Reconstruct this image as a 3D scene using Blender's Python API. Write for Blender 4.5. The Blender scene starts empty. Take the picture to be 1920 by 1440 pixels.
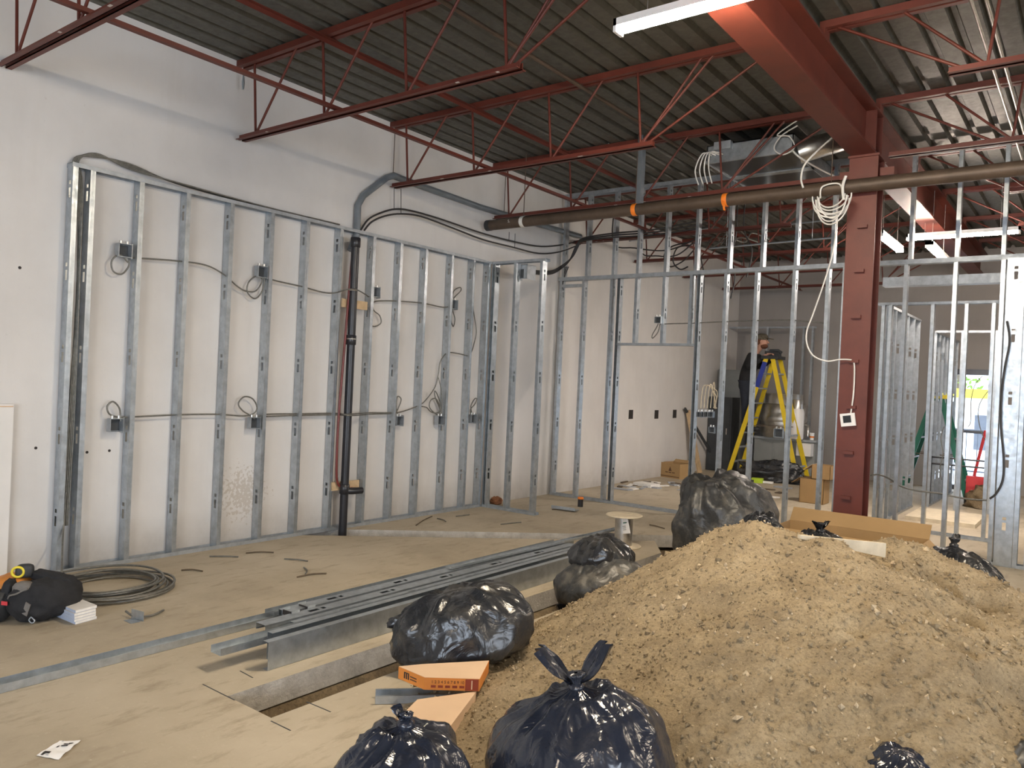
import bpy, math, random
import numpy as np
from mathutils import Vector, Matrix, Euler, noise
random.seed(7)
SC = bpy.context.scene
COL = SC.collection
R = math.radians

# ------------------------------------------------------------------ camera
YAW, PITCH, ROLL, FPX, CAMH = -0.649114, -0.00484, 0.04586, 1458.09, 1.59
_f = Vector((math.sin(YAW)*math.cos(PITCH), math.cos(YAW)*math.cos(PITCH), math.sin(PITCH)))
_r0 = Vector((math.cos(YAW), -math.sin(YAW), 0)); _u0 = _r0.cross(_f)
_r = _r0*math.cos(ROLL) + _u0*math.sin(ROLL)
_u = _u0*math.cos(ROLL) - _r0*math.sin(ROLL)
CAM = Vector((0, 0, CAMH))
cd = bpy.data.cameras.new('camera'); co = bpy.data.objects.new('camera', cd); COL.objects.link(co)
cd.sensor_width = 36; cd.sensor_fit = 'HORIZONTAL'; cd.lens = 36*FPX/1920; cd.clip_start = .05; cd.clip_end = 300
M = Matrix((_r, _u, -_f)).transposed().to_4x4(); M.translation = CAM
co.matrix_world = M
SC.camera = co
SC.view_settings.view_transform = 'Standard'; SC.view_settings.look = 'None'
SC.view_settings.gamma = 1; SC.view_settings.use_curve_mapping = False
SC.view_settings.exposure = 0.2

# pixel (1920x1440 frame) -> point on a horizontal plane, on a wall x=const or on a wall y=const
def ray(px, py): return _r*((px-960)/FPX) - _u*((py-720)/FPX) + _f
def PZ(px, py, z=0.):
    d = ray(px, py); return CAM + d*((z-CAMH)/d.z)
def PX(px, py, x):
    d = ray(px, py); return CAM + d*(x/d.x)
def PY(px, py, y):
    d = ray(px, py); return CAM + d*(y/d.y)
GF = Vector((math.sin(YAW), math.cos(YAW), 0)); GR = Vector((math.cos(YAW), -math.sin(YAW), 0))
def SD(s, d, z=0.): return GF*d + GR*s + Vector((0, 0, z))

# ------------------------------------------------------------------ world + daylight
w = bpy.data.worlds.new('world'); SC.world = w; w.use_nodes = True
bg = w.node_tree.nodes['Background']; bg.inputs[0].default_value = (.80, .88, 1, 1); bg.inputs[1].default_value = 5.0
def area(name, loc, rot, sx, sy, power, color):
    l = bpy.data.lights.new(name, 'AREA'); l.shape = 'RECTANGLE'; l.size = sx; l.size_y = sy; l.energy = power; l.color = color
    o = bpy.data.objects.new(name, l); COL.objects.link(o); o.location = loc; o.rotation_euler = rot
    return o
# daylight falling in through the shop windows behind the camera (rear and right walls)
area('daylight_rear_window', (-.2, -4.75, 1.55), (R(90), 0, 0), 5.4, 2.3, 150, (.70, .83, 1))
area('daylight_side_window', (7.2, 2.2, 1.55), (R(90), 0, R(90)), 6.0, 2.3, 120, (.78, .88, 1))

# ------------------------------------------------------------------ materials
def nodes(name):
    m = bpy.data.materials.new(name); m.use_nodes = True
    nt = m.node_tree; b = nt.nodes['Principled BSDF']
    return m, nt, b
def setp(b, **k):
    for a, v in k.items():
        n = a.replace('_', ' ')
        b.inputs[n].default_value = v
def c4(c): return (c[0], c[1], c[2], 1)
def coords(nt, scale=(1, 1, 1)):
    t = nt.nodes.new('ShaderNodeTexCoord'); mp = nt.nodes.new('ShaderNodeMapping')
    mp.inputs['Scale'].default_value = scale
    g = nt.nodes.new('ShaderNodeNewGeometry')
    nt.links.new(g.outputs['Position'], mp.inputs[0])
    return mp.outputs[0]
def noise_tex(nt, vec, scale, detail=6, rough=.6):
    n = nt.nodes.new('ShaderNodeTexNoise'); n.inputs['Scale'].default_value = scale
    n.inputs['Detail'].default_value = detail; n.inputs['Roughness'].default_value = rough
    nt.links.new(vec, n.inputs['Vector']); return n.outputs['Fac']
def ramp(nt, fac, stops):
    r = nt.nodes.new('ShaderNodeValToRGB'); e = r.color_ramp.elements
    while len(e) < len(stops): e.new(.5)
    for i, (p, c) in enumerate(stops): e[i].position = p; e[i].color = c4(c)
    nt.links.new(fac, r.inputs[0]); return r.outputs[0]
def mixc(nt, fac, a, b, mode='MIX'):
    m = nt.nodes.new('ShaderNodeMix'); m.data_type = 'RGBA'; m.blend_type = mode
    if isinstance(fac, (int, float)): m.inputs[0].default_value = fac
    else: nt.links.new(fac, m.inputs[0])
    for i, v in ((6, a), (7, b)):
        if isinstance(v, tuple): m.inputs[i].default_value = c4(v)
        else: nt.links.new(v, m.inputs[i])
    return m.outputs[2]
def bump(nt, b, h, strength, dist=.01):
    n = nt.nodes.new('ShaderNodeBump'); n.inputs['Strength'].default_value = strength; n.inputs['Distance'].default_value = dist
    nt.links.new(h, n.inputs['Height']); nt.links.new(n.outputs[0], b.inputs['Normal'])
MT = {}
def simple(name, col, rough=.6, metal=0., var=.12, scale=6., bstr=0., bscale=80., coat=0.):
    m, nt, b = nodes(name)
    v = coords(nt); f = noise_tex(nt, v, scale)
    lo = tuple(max(0, x*(1-var)) for x in col); hi = tuple(min(1, x*(1+var)) for x in col)
    nt.links.new(ramp(nt, f, [(.3, lo), (.7, hi)]), b.inputs['Base Color'])
    setp(b, Roughness=rough, Metallic=metal)
    if coat: b.inputs['Coat Weight'].default_value = coat
    if bstr: bump(nt, b, noise_tex(nt, v, bscale, 4), bstr, .004)
    MT[name] = m; return m
def emit(name, col, s):
    m, nt, b = nodes(name); setp(b, Base_Color=c4(col)); b.inputs['Emission Color'].default_value = c4(col); b.inputs['Emission Strength'].default_value = s
    MT[name] = m
# painted block wall: off-white with rolled patches and grime near the base
def mat_wall(name, base, dirt, stain=None):
    m, nt, b = nodes(name); v = coords(nt)
    f1 = noise_tex(nt, v, .9, 5, .6); c = ramp(nt, f1, [(.3, tuple(x*.86 for x in base)), (.62, base)])
    v2 = coords(nt, (2.5, 2.5, .35)); f2 = noise_tex(nt, v2, 1.6, 6, .65)
    c = mixc(nt, ramp(nt, f2, [(.5, (0, 0, 0)), (.78, (.45, .45, .45))]), c, dirt)
    f3 = noise_tex(nt, v, 26, 5, .7)
    c = mixc(nt, ramp(nt, f3, [(.66, (0, 0, 0)), (.74, (.35, .35, .35))]), c, tuple(x*.75 for x in dirt))
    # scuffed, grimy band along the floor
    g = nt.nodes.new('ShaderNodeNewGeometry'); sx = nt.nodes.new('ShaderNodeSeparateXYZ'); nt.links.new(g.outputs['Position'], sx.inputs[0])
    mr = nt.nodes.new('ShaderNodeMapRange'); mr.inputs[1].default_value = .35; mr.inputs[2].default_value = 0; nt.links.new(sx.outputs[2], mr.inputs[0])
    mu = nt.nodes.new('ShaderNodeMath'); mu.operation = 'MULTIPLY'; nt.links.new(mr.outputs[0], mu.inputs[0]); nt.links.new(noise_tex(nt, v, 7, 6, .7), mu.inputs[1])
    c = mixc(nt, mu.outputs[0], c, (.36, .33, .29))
    if stain:
        ds = nt.nodes.new('ShaderNodeVectorMath'); ds.operation = 'DISTANCE'; nt.links.new(g.outputs['Position'], ds.inputs[0]); ds.inputs[1].default_value = stain
        mr2 = nt.nodes.new('ShaderNodeMapRange'); mr2.inputs[1].default_value = .5; mr2.inputs[2].default_value = .05; mr2.inputs[3].default_value = 0; mr2.inputs[4].default_value = .42; nt.links.new(ds.outputs['Value'], mr2.inputs[0])
        ad = nt.nodes.new('ShaderNodeMath'); ad.operation = 'ADD'; nt.links.new(mr2.outputs[0], ad.inputs[0]); nt.links.new(noise_tex(nt, v, 34, 4, .6), ad.inputs[1])
        c = mixc(nt, ramp(nt, ad.outputs[0], [(.80, (0, 0, 0)), (.86, (.55, .55, .55))]), c, (.42, .36, .29))
    nt.links.new(c, b.inputs['Base Color']); setp(b, Roughness=.72)
    bump(nt, b, noise_tex(nt, v, 60, 4), .12, .004)
    MT[name] = m
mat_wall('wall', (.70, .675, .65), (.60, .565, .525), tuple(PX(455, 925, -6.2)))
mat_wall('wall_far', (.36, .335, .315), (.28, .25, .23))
def mat_floor():
    m, nt, b = nodes('concrete'); v = coords(nt)
    f1 = noise_tex(nt, v, .8, 8, .62)
    c = ramp(nt, f1, [(.28, (.33, .275, .20)), (.5, (.45, .385, .285)), (.72, (.55, .48, .37))])
    vs = coords(nt, (3.2, 1., 1)); f2 = noise_tex(nt, vs, 3.1, 8, .7)
    c = mixc(nt, ramp(nt, f2, [(.52, (0, 0, 0)), (.70, (.75, .75, .75))]), c, (.29, .23, .155))
    f3 = noise_tex(nt, v, 30, 5, .7)
    c = mixc(nt, ramp(nt, f3, [(.6, (0, 0, 0)), (.72, (.5, .5, .5))]), c, (.62, .56, .45))
    nt.links.new(c, b.inputs['Base Color']); setp(b, Roughness=.7)
    bump(nt, b, noise_tex(nt, v, 45, 6), .18, .006)
    MT['concrete'] = m
mat_floor()
def mat_slabedge():
    m, nt, b = nodes('slab_edge'); v = coords(nt)
    f = noise_tex(nt, v, 9, 8, .7)
    nt.links.new(ramp(nt, f, [(.3, (.36, .33, .29)), (.65, (.58, .55, .5))]), b.inputs['Base Color']); setp(b, Roughness=.9)
    bump(nt, b, noise_tex(nt, v, 60, 6), .6, .01); MT['slab_edge'] = m
mat_slabedge()
def mat_soil(name, c1, c2, c3, sc=30., bs=.8):
    m, nt, b = nodes(name); v = coords(nt)
    f = noise_tex(nt, v, sc*.12, 8, .68); c = ramp(nt, f, [(.3, c1), (.52, c2), (.75, c3)])
    f2 = noise_tex(nt, v, sc*2.2, 5, .75)
    c = mixc(nt, ramp(nt, f2, [(.36, (.55, .55, .55)), (.52, (0, 0, 0))]), c, tuple(x*.55 for x in c1))
    f3 = noise_tex(nt, v, sc*3.1, 3, .6)
    c = mixc(nt, ramp(nt, f3, [(.64, (0, 0, 0)), (.72, (.6, .6, .6))]), c, tuple(min(1, x*1.35) for x in c3))
    nt.links.new(c, b.inputs['Base Color']); setp(b, Roughness=.95)
    bump(nt, b, noise_tex(nt, v, sc*1.6, 8, .75), bs, .02); MT[name] = m
mat_soil('sand', (.33, .25, .15), (.48, .37, .225), (.62, .49, .31), 30, 1.)
mat_soil('soil', (.12, .085, .05), (.24, .175, .10), (.38, .29, .17), 26, 1.)
# galvanised sheet: bluish grey, cloudy spangle
def mat_galv(name, col, rough, metal):
    m, nt, b = nodes(name); v = coords(nt)
    f = noise_tex(nt, v, 14, 5, .65)
    nt.links.new(ramp(nt, f, [(.3, tuple(x*.8 for x in col)), (.7, tuple(min(1, x*1.15) for x in col))]), b.inputs['Base Color'])
    nt.links.new(ramp(nt, noise_tex(nt, v, 22, 3), [(.3, (rough-.08,)*3), (.7, (rough+.1,)*3)]), b.inputs['Roughness'])
    setp(b, Metallic=metal); MT[name] = m
mat_galv('galv', (.47, .51, .545), .36, .85)
mat_galv('galv_dull', (.42, .45, .48), .5, .6)
mat_galv('deck', (.10, .096, .08), .5, .35)
mat_galv('steel', (.62, .6, .56), .36, .95)
simple('red', (.118, .024, .014), .5, 0, .22, 3, .1, 50)
simple('red_chip', (.55, .50, .47), .7)
simple('conduit', (.20, .225, .25), .4, .3)
simple('black_pipe', (.022, .022, .026), .32, 0, .2, 8)
simple('red_pipe', (.16, .03, .025), .35)
simple('iron_pipe', (.10, .07, .05), .5, .3, .3, 5, .3, 40)
simple('cable_bx', (.20, .195, .175), .42, .6, .25, 30, .4, 300)
simple('cable_black', (.03, .028, .028), .5)
simple('cable_white', (.72, .70, .66), .5)
simple('wood', (.58, .42, .25), .7, 0, .2, 12, .2, 60)
simple('wood_pale', (.66, .57, .42), .7, 0, .15, 10)
simple('drywall', (.74, .715, .685), .85, 0, .04, 3)
simple('drywall_core', (.82, .80, .76), .9, 0, .1, 20, .4, 60)
simple('drywall_edge', (.42, .47, .58), .9, 0, .1, 8)
simple('carton', (.40, .255, .115), .8, 0, .08, 3)
simple('carton_tan', (.66, .47, .31), .8, 0, .06, 3)
simple('carton_orange', (.62, .215, .035), .6, 0, .1, 5)
simple('ink', (.025, .02, .018), .7)
simple('ink_brown', (.10, .045, .02), .7)
simple('ink_red', (.25, .04, .015), .7)
simple('black_fabric', (.018, .018, .02), .9, 0, .3, 20, .5, 200)
simple('grey_fabric', (.17, .155, .14), .9, 0, .15, 20)
simple('orange', (.60, .21, .03), .6, 0, .12, 12)
simple('rubber', (.028, .029, .031), .55, 0, .3, 10, .3, 60)
simple('yellow', (.72, .52, .015), .45, 0, .08, 6)
simple('yellow_tape', (.75, .6, .04), .5)
simple('blue', (.02, .04, .28), .45)
simple('green', (.01, .13, .085), .5)
simple('paper', (.88, .87, .86), .7, 0, .03, 10)
simple('white_plastic', (.82, .80, .78), .4, 0, .03)
simple('grey_plastic', (.36, .38, .41), .5)
simple('dark_grey', (.05, .055, .06), .6)
simple('sheet_grey', (.28, .29, .28), .5, .1, .1, 2)
simple('screen', (.02, .025, .03), .2)
simple('skin', (.50, .27, .19), .6, 0, .06, 20)
simple('beard', (.13, .05, .025), .9)
simple('camo', (.10, .085, .06), .9, 0, .5, 45)
simple('jacket', (.012, .012, .014), .85, 0, .3, 10, .3, 60)
simple('denim', (.014, .018, .03), .85, 0, .2, 10)
simple('red_plastic', (.60, .05, .06), .5)
simple('hivis', (.45, .62, .03), .6)
simple('orange_tape', (.85, .22, .02), .5)
simple('leaf', (.16, .28, .04), .8, 0, .4, 6)
simple('bark', (.12, .09, .06), .9, 0, .3, 10)
simple('snow', (.82, .84, .86), .9, 0, .05, 1)
simple('alu_frame', (.13, .14, .16), .45, .5)
simple('brown_soil_lump', (.26, .11, .05), .95, 0, .3, 20, .8, 60)
emit('led', (1, .85, .64), 380.)
emit('led_mid', (1, .85, .66), 170.)
emit('led_cool', (1, .82, .68), 230.)
emit('led_dim', (1, .9, .8), 130.)
# black polythene
def mat_bag(name, col, rough, dust):
    m, nt, b = nodes(name); v = coords(nt)
    f = noise_tex(nt, v, 5, 6, .7)
    c = mixc(nt, ramp(nt, f, [(.48, (0, 0, 0)), (.8, (dust,)*3)]), col, (.30, .27, .22))
    nt.links.new(c, b.inputs['Base Color']); setp(b, Roughness=rough); b.inputs['Specular IOR Level'].default_value = .65
    vs = coords(nt, (1, 1, 1)); n = nt.nodes.new('ShaderNodeTexNoise'); n.inputs['Scale'].default_value = 6; n.inputs['Detail'].default_value = 3
    n.inputs['Distortion'].default_value = 1.6; nt.links.new(vs, n.inputs['Vector'])
    vo = nt.nodes.new('ShaderNodeTexVoronoi'); vo.inputs['Scale'].default_value = 13; vo.inputs['Randomness'].default_value = 1
    wv = nt.nodes.new('ShaderNodeMix'); wv.data_type = 'VECTOR'; wv.inputs[0].default_value = .12
    nt.links.new(vs, wv.inputs[4]); nt.links.new(n.outputs['Color'], wv.inputs[5]); nt.links.new(wv.outputs[1], vo.inputs['Vector'])
    ma = nt.nodes.new('ShaderNodeMath'); ma.operation = 'MULTIPLY_ADD'; ma.inputs[1].default_value = .45
    nt.links.new(vo.outputs['Distance'], ma.inputs[0]); nt.links.new(n.outputs['Fac'], ma.inputs[2])
    bump(nt, b, ma.outputs[0], .38, .03); MT[name] = m
mat_bag('bag', (.018, .020, .024), .26, .25)
mat_bag('bag_blue', (.016, .020, .033), .2, .12)
mat_bag('bag_dusty', (.035, .036, .037), .42, .75)
def mat_glass():
    m, nt, b = nodes('glass'); setp(b, Base_Color=(.9, .95, 1, 1), Roughness=.02); b.inputs['Transmission Weight'].default_value = 1.; b.inputs['IOR'].default_value = 1.02
    MT['glass'] = m
mat_glass()

# ------------------------------------------------------------------ builders
ORI = {}                                  # object name -> world origin (objects that are only translated)
class MB:
    def __init__(s): s.v = []; s.f = []; s.sm = []
    def add(s, vs, fs, smooth=False):
        o = len(s.v); s.v += [tuple(x) for x in vs]; s.f += [tuple(i+o for i in f) for f in fs]; s.sm += [smooth]*len(fs)
        return s
    def box(s, lo, hi):
        x0, y0, z0 = lo; x1, y1, z1 = hi
        return s.add([(x0,y0,z0),(x1,y0,z0),(x1,y1,z0),(x0,y1,z0),(x0,y0,z1),(x1,y0,z1),(x1,y1,z1),(x0,y1,z1)],
                     [(0,3,2,1),(4,5,6,7),(0,1,5,4),(1,2,6,5),(2,3,7,6),(3,0,4,7)])
    def obox(s, c, ax, ay, az):           # centre and three half-axis vectors
        c, ax, ay, az = Vector(c), Vector(ax), Vector(ay), Vector(az)
        vs = [c+ax*i+ay*j+az*k for k in (-1,1) for i, j in ((-1,-1),(1,-1),(1,1),(-1,1))]
        return s.add(vs, [(0,3,2,1),(4,5,6,7),(0,1,5,4),(1,2,6,5),(2,3,7,6),(3,0,4,7)])
    def bar(s, a, b, w, h=None, up=(0,0,1)):  # rectangular bar from a to b
        a, b = Vector(a), Vector(b); d = b-a; L = d.length; d.normalize(); h = h or w
        u = Vector(up); u = u - d*u.dot(d)
        if u.length < 1e-4: u = Vector((1,0,0)) - d*d.x
        u.normalize(); v = d.cross(u)
        return s.obox((a+b)/2, d*(L/2), v*(w/2), u*(h/2))
    def tube(s, pts, r, n=8, caps=True, smooth=True):
        pts = [Vector(p) for p in pts]; rings = []; N = len(pts)
        rr = r if isinstance(r, (list, tuple)) else [r]*N
        t = (pts[1]-pts[0]).normalized(); u = t.orthogonal().normalized()
        for i in range(N):
            t2 = (pts[min(i+1, N-1)]-pts[max(i-1, 0)])
            t2 = t2.normalized() if t2.length > 1e-9 else t
            q = t.rotation_difference(t2); u = (q @ u); u = (u - t2*u.dot(t2)).normalized(); t = t2
            v = t.cross(u)
            rings.append([pts[i]+(u*math.cos(2*math.pi*k/n)+v*math.sin(2*math.pi*k/n))*rr[i] for k in range(n)])
        vs = [p for g in rings for p in g]; fs = []
        for i in range(N-1):
            for k in range(n): fs.append((i*n+k, i*n+(k+1)%n, (i+1)*n+(k+1)%n, (i+1)*n+k))
        s.add(vs, fs, smooth)
        if caps: s.add(rings[0], [tuple(range(n))[::-1]]); s.add(rings[-1], [tuple(range(n))])
        return s
    def lathe(s, c, prof, n=32, axis=(0,0,1), smooth=True):
        c = Vector(c); a = Vector(axis).normalized(); u = a.orthogonal().normalized(); v = a.cross(u); vs = []; fs = []
        for (r, z) in prof:
            for k in range(n): vs.append(c + a*z + (u*math.cos(2*math.pi*k/n)+v*math.sin(2*math.pi*k/n))*max(r, 1e-4))
        for i in range(len(prof)-1):
            for k in range(n): fs.append((i*n+k, i*n+(k+1)%n, (i+1)*n+(k+1)%n, (i+1)*n+k))
        s.add(vs, fs, smooth); L = len(prof)
        s.add(vs[:n], [tuple(range(n))[::-1]]); s.add(vs[(L-1)*n:], [tuple(range(n))])
        return s
    def prism(s, poly, z0, z1):
        n = len(poly); vs = [(p[0], p[1], z0) for p in poly]+[(p[0], p[1], z1) for p in poly]
        fs = [tuple(range(n))[::-1], tuple(range(n, 2*n))]+[(i, (i+1)%n, n+(i+1)%n, n+i) for i in range(n)]
        return s.add(vs, fs)
    def build(s, name, mat, parent=None, label=None, cat=None, group=None, kind=None, origin=None):
        me = bpy.data.meshes.new(name)
        if parent is not None: o3 = ORI[parent.name]
        elif origin is not None: o3 = Vector(origin)
        else:
            a = np.array(s.v); o3 = Vector(((a[:,0].min()+a[:,0].max())/2, (a[:,1].min()+a[:,1].max())/2, a[:,2].min()))
        me.from_pydata([(x-o3.x, y-o3.y, z-o3.z) for x, y, z in s.v], [], s.f)
        me.polygons.foreach_set('use_smooth', s.sm)
        ms = mat if isinstance(mat, (list, tuple)) else [mat]
        for q in ms: me.materials.append(MT[q])
        me.update()
        ob = bpy.data.objects.new(name, me); COL.objects.link(ob)
        if parent is not None: ob.parent = parent
        else: ob.location = o3
        ORI[ob.name] = o3
        tag(ob, label, cat, group, kind)
        return ob
def tag(o, label=None, cat=None, group=None, kind=None):
    if label: o['label'] = label
    if cat: o['category'] = cat
    if group: o['group'] = group
    if kind: o['kind'] = kind
    return o
def thing(name, loc, label, cat, group=None):
    o = bpy.data.objects.new(name, None); COL.objects.link(o); o.location = loc; o.empty_display_size = .1
    ORI[o.name] = Vector(loc); return tag(o, label, cat, group)
def place(name, me, parent, M4):          # shared mesh as a part, M4 in world space
    o = bpy.data.objects.new(name, me); COL.objects.link(o); o.parent = parent
    L = M4.copy(); L.translation = M4.translation - ORI[parent.name]; o.matrix_local = L
    ORI[o.name] = M4.translation.copy()
    return o
def frame(u, v, p):                       # matrix with columns u, v, z=u x v at p
    u, v = Vector(u).normalized(), Vector(v).normalized(); z = u.cross(v)
    m = Matrix((u, v, z)).transposed().to_4x4(); m.translation = Vector(p); return m
def catmull(pts, k=6):
    P = [Vector(p) for p in pts]; out = []
    for i in range(len(P)-1):
        p0, p1, p2, p3 = P[max(i-1,0)], P[i], P[i+1], P[min(i+2, len(P)-1)]
        for j in range(k):
            t = j/k
            out.append(.5*((2*p1)+(p2-p0)*t+(2*p0-5*p1+4*p2-p3)*t*t+(3*p1-p0-3*p2+p3)*t**3))
    out.append(P[-1]); return out
def text_part(txt, size, mat, parent, u, v, p, name='lettering', extrude=.0006):
    cu = bpy.data.curves.new('t', 'FONT'); cu.body = txt; cu.size = size; cu.extrude = extrude; cu.align_x = 'CENTER'; cu.align_y = 'CENTER'
    to = bpy.data.objects.new('t', cu); COL.objects.link(to)
    dg = bpy.context.evaluated_depsgraph_get(); me = bpy.data.meshes.new_from_object(to.evaluated_get(dg))
    bpy.data.objects.remove(to); me.name = name; me.materials.clear(); me.materials.append(MT[mat])
    return place(name, me, parent, frame(u, v, p))
# ================================================================== STRUCTURE
WX, FARY, DECK = -6.2, 16.0, 4.30
# ---- floor slabs around the saw-cut trenches
TL, TR, T0, T1 = -3.31, -2.96, 2.2, 8.0
slabs = [
    [(-6.34,-4.6),(TL,-4.6),(TL,6.85),(-3.62,7.33),(-5.85,5.06),(-6.34,4.56)],
    [(TL,-4.6),(TR,-4.6),(TR,T0),(TL,T0)],
    [(TR,-4.6),(7.1,-4.6),(7.1,T1),(TR,T1)],
    [(-6.34,5.02),(-6.12,5.24),(-3.52,7.86),(-3.35,T1),(7.1,T1),(7.1,16.1),(-6.34,16.1)],
]
def slab_mesh():
    vs, fs, mi = [], [], []
    for p in slabs:
        n = len(p); o = len(vs)
        vs += [(x, y, -.13) for x, y in p]+[(x, y, 0) for x, y in p]
        fs += [tuple(range(o, o+n))[::-1], tuple(range(o+n, o+2*n))]; mi += [1, 0]
        for i in range(n): fs.append((o+i, o+(i+1)%n, o+n+(i+1)%n, o+n+i)); mi.append(1)
    me = bpy.data.meshes.new('floor'); me.from_pydata(vs, [], fs)
    me.materials.append(MT['concrete']); me.materials.append(MT['slab_edge'])
    me.polygons.foreach_set('material_index', mi); me.update()
    o = bpy.data.objects.new('floor', me); COL.objects.link(o); ORI[o.name] = Vector((0,0,0)); o['kind'] = 'structure'; return o
FLOOR = slab_mesh()
# saw overcuts and joints scored into the slab
def sawcut(a, b):
    a, b = Vector(a), Vector(b); MB().bar((a.x,a.y,.0), (b.x,b.y,.0), .006, .002).build('saw_cut', 'dark_grey', FLOOR)
sawcut(PZ(380,1283), PZ(440,1313)); sawcut(PZ(508,1352), PZ(545,1370)); sawcut(PZ(575,1316), PZ(620,1335)); sawcut(PZ(450,1258), PZ(474,1271))
# ---- soil in the trenches
def soil():
    x0, x1, y0, y1, st = -6.19, -2.6, 2.0, 8.2, .045
    nx, ny = int((x1-x0)/st)+1, int((y1-y0)/st)+1; vs = []
    for j in range(ny):
        for i in range(nx):
            x, y = x0+i*st, y0+j*st
            p = Vector((x*5, y*5, 0)); z = -.27+.05*noise.noise(p)+.03*noise.noise(p*3)
            # earth shoulders under the slab edges
            d = min(abs(x-TL), abs(x-TR)) if TL < x < TR else 0
            if y < 7.4: z = max(z, -.14-1.6*max(0, d-.012)+.02*noise.noise(p*4)) if TL < x < TR else -.14
            if x < TL-.05 and y > 4.4:
                q = ((x+5.99)-(y-5.15))/1.414    # across the diagonal trench
                z = -.17+.03*noise.noise(p*2) if abs(q) < .3 else -.14
            vs.append((x, y, min(z, -.131)))
    fs = [(j*nx+i, j*nx+i+1, (j+1)*nx+i+1, (j+1)*nx+i) for j in range(ny-1) for i in range(nx-1)]
    MB().add(vs, fs, True).build('trench_soil', 'soil', label='dark loose soil in the bottom of the trenches cut in the slab', cat='soil', kind='stuff')
soil()
MB().box((-40,-30,-.42),(40,60,-.40)).build('ground', 'snow', kind='structure')
# ---- walls
MB().box((WX-.15,-4.6,-.3),(WX,FARY+.1,4.36)).build('wall_left', 'wall', kind='structure')
wl0, wl1 = PY(1752,700,FARY).x, PY(1866,700,FARY).x
wz1 = PY(1800,692,FARY).z
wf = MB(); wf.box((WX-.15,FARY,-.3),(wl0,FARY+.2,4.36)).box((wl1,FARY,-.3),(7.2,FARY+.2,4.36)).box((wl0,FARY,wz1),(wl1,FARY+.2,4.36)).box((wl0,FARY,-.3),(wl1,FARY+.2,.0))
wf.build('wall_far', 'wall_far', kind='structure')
def open_wall(name, horiz, at, a0, a1, o0, o1):
    m = MB()
    for (p, q, z0, z1) in ((a0,o0,-.3,4.36),(o1,a1,-.3,4.36),(o0,o1,-.3,.3),(o0,o1,2.8,4.36)):
        if horiz: m.box((p,at,z0),(q,at+.15,z1))
        else: m.box((at,p,z0),(at+.15,q,z1))
    m.build(name, 'wall', kind='structure')
open_wall('wall_rear', True, -4.7, WX-.15, 7.1, -3, 2.6)
open_wall('wall_right', False, 7.0, -4.7, FARY+.1, -1, 5.4)
m = MB()
for x in (-3, -1.6, -.2, 1.2, 2.56): m.box((x,-4.66,.3),(x+.05,-4.6,2.8))
m.box((-3,-4.66,.3),(2.61,-4.6,.35)).box((-3,-4.66,2.75),(2.61,-4.6,2.8)).build('window_1', 'alu_frame', kind='structure')
m = MB()
for y in (-1, .6, 2.2, 3.8, 5.35): m.box((7.05,y,.3),(7.1,y+.05,2.8))
m.box((7.05,-1,.3),(7.1,5.4,.35)).box((7.05,-1,2.75),(7.1,5.4,2.8)).build('window_2', 'alu_frame', kind='structure')
# ---- ribbed metal roof deck (ribs run along Y)
def deck():
    vs, fs, pr = [], [], []
    x = WX-.1
    while x < 7.1:
        pr += [(x, DECK), (x+.125, DECK), (x+.145, DECK+.045), (x+.18, DECK+.045)]; x += .2
    n = len(pr)
    vs = [(a, -4.65, z) for a, z in pr]+[(a, FARY+.15, z) for a, z in pr]
    fs = [(i, i+1, n+i+1, n+i) for i in range(n-1)]
    m = MB().add(vs, fs); m.add([(a, y, z+.004) for a, y, z in vs], [f[::-1] for f in fs])
    m.box((WX-.15,-4.7,DECK+.06),(7.2,FARY+.2,DECK+.12))
    m.build('ceiling', 'deck', kind='structure')
deck()
# ---- open-web steel joists
BX0, BX1 = -1.915, -1.70             # main beam flange
BZ = 3.775
def joist(y, x0, x1, b0, b1, label, flip=False, tie=None, bz=3.6):
    t = thing('steel_joist', ((x0+x1)/2, y, 3.6), label, 'joist', None)
    m = MB()
    for s in (-1, 1):
        m.box((x0, y+s*.012 if s > 0 else y-.055, 4.245), (x1, y+.055 if s > 0 else y-.012, 4.297))
    m.build('top_chord', 'red', t)
    e0, e1 = (tie if tie else (b0, b1))
    m = MB()
    for s in (-1, 1):
        ya, yb = (y+.012, y+.05) if s > 0 else (y-.05, y-.012)
        m.box((e0, ya, bz), (e1, yb, bz+.006))
        yc = y+s*.012; m.box((e0, min(yc, yc+s*.005), bz), (e1, max(yc, yc+s*.005), bz+.045))
    m.build('bottom_chord', 'red', t)
    def web(a, b): MB().tube([(a, y, 4.26), (b, y, bz+.02)], .011, 6).build('web_bar', 'red', t)
    n = max(2, round((b1-b0)/.98)); st = (b1-b0-.34)/n
    for i in range(n+1):
        b = b0+.22+i*st
        if flip:
            web(b+.06, b); web(b-.52 if b-.52 > x0 else x0+.03, b)
        else:
            web(b-.06, b); web(b+.52 if b+.52 < x1 else x1-.03, b)
    if flip: web(x0+.1, b0+.1)
    else: web(x1-.15, b1-.08); web(x1-.75, b1-.14)
    for i in range(7):                   # paint chips on the bottom chord
        xx = random.uniform(b0, b1-.1); MB().box((xx, y-.052, bz-.0015), (xx+random.uniform(.02,.06), y-.035, bz+.0005)).build('paint_chip', 'red_chip', t) if i < 3 else None
    return t
JY = [2.12, 3.99, 5.85, 7.62, 9.46, 11.3, 13.15, 15.0]
ordn = ['first', 'second', 'third', 'fourth', 'fifth', 'sixth', 'seventh', 'eighth']
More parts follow.
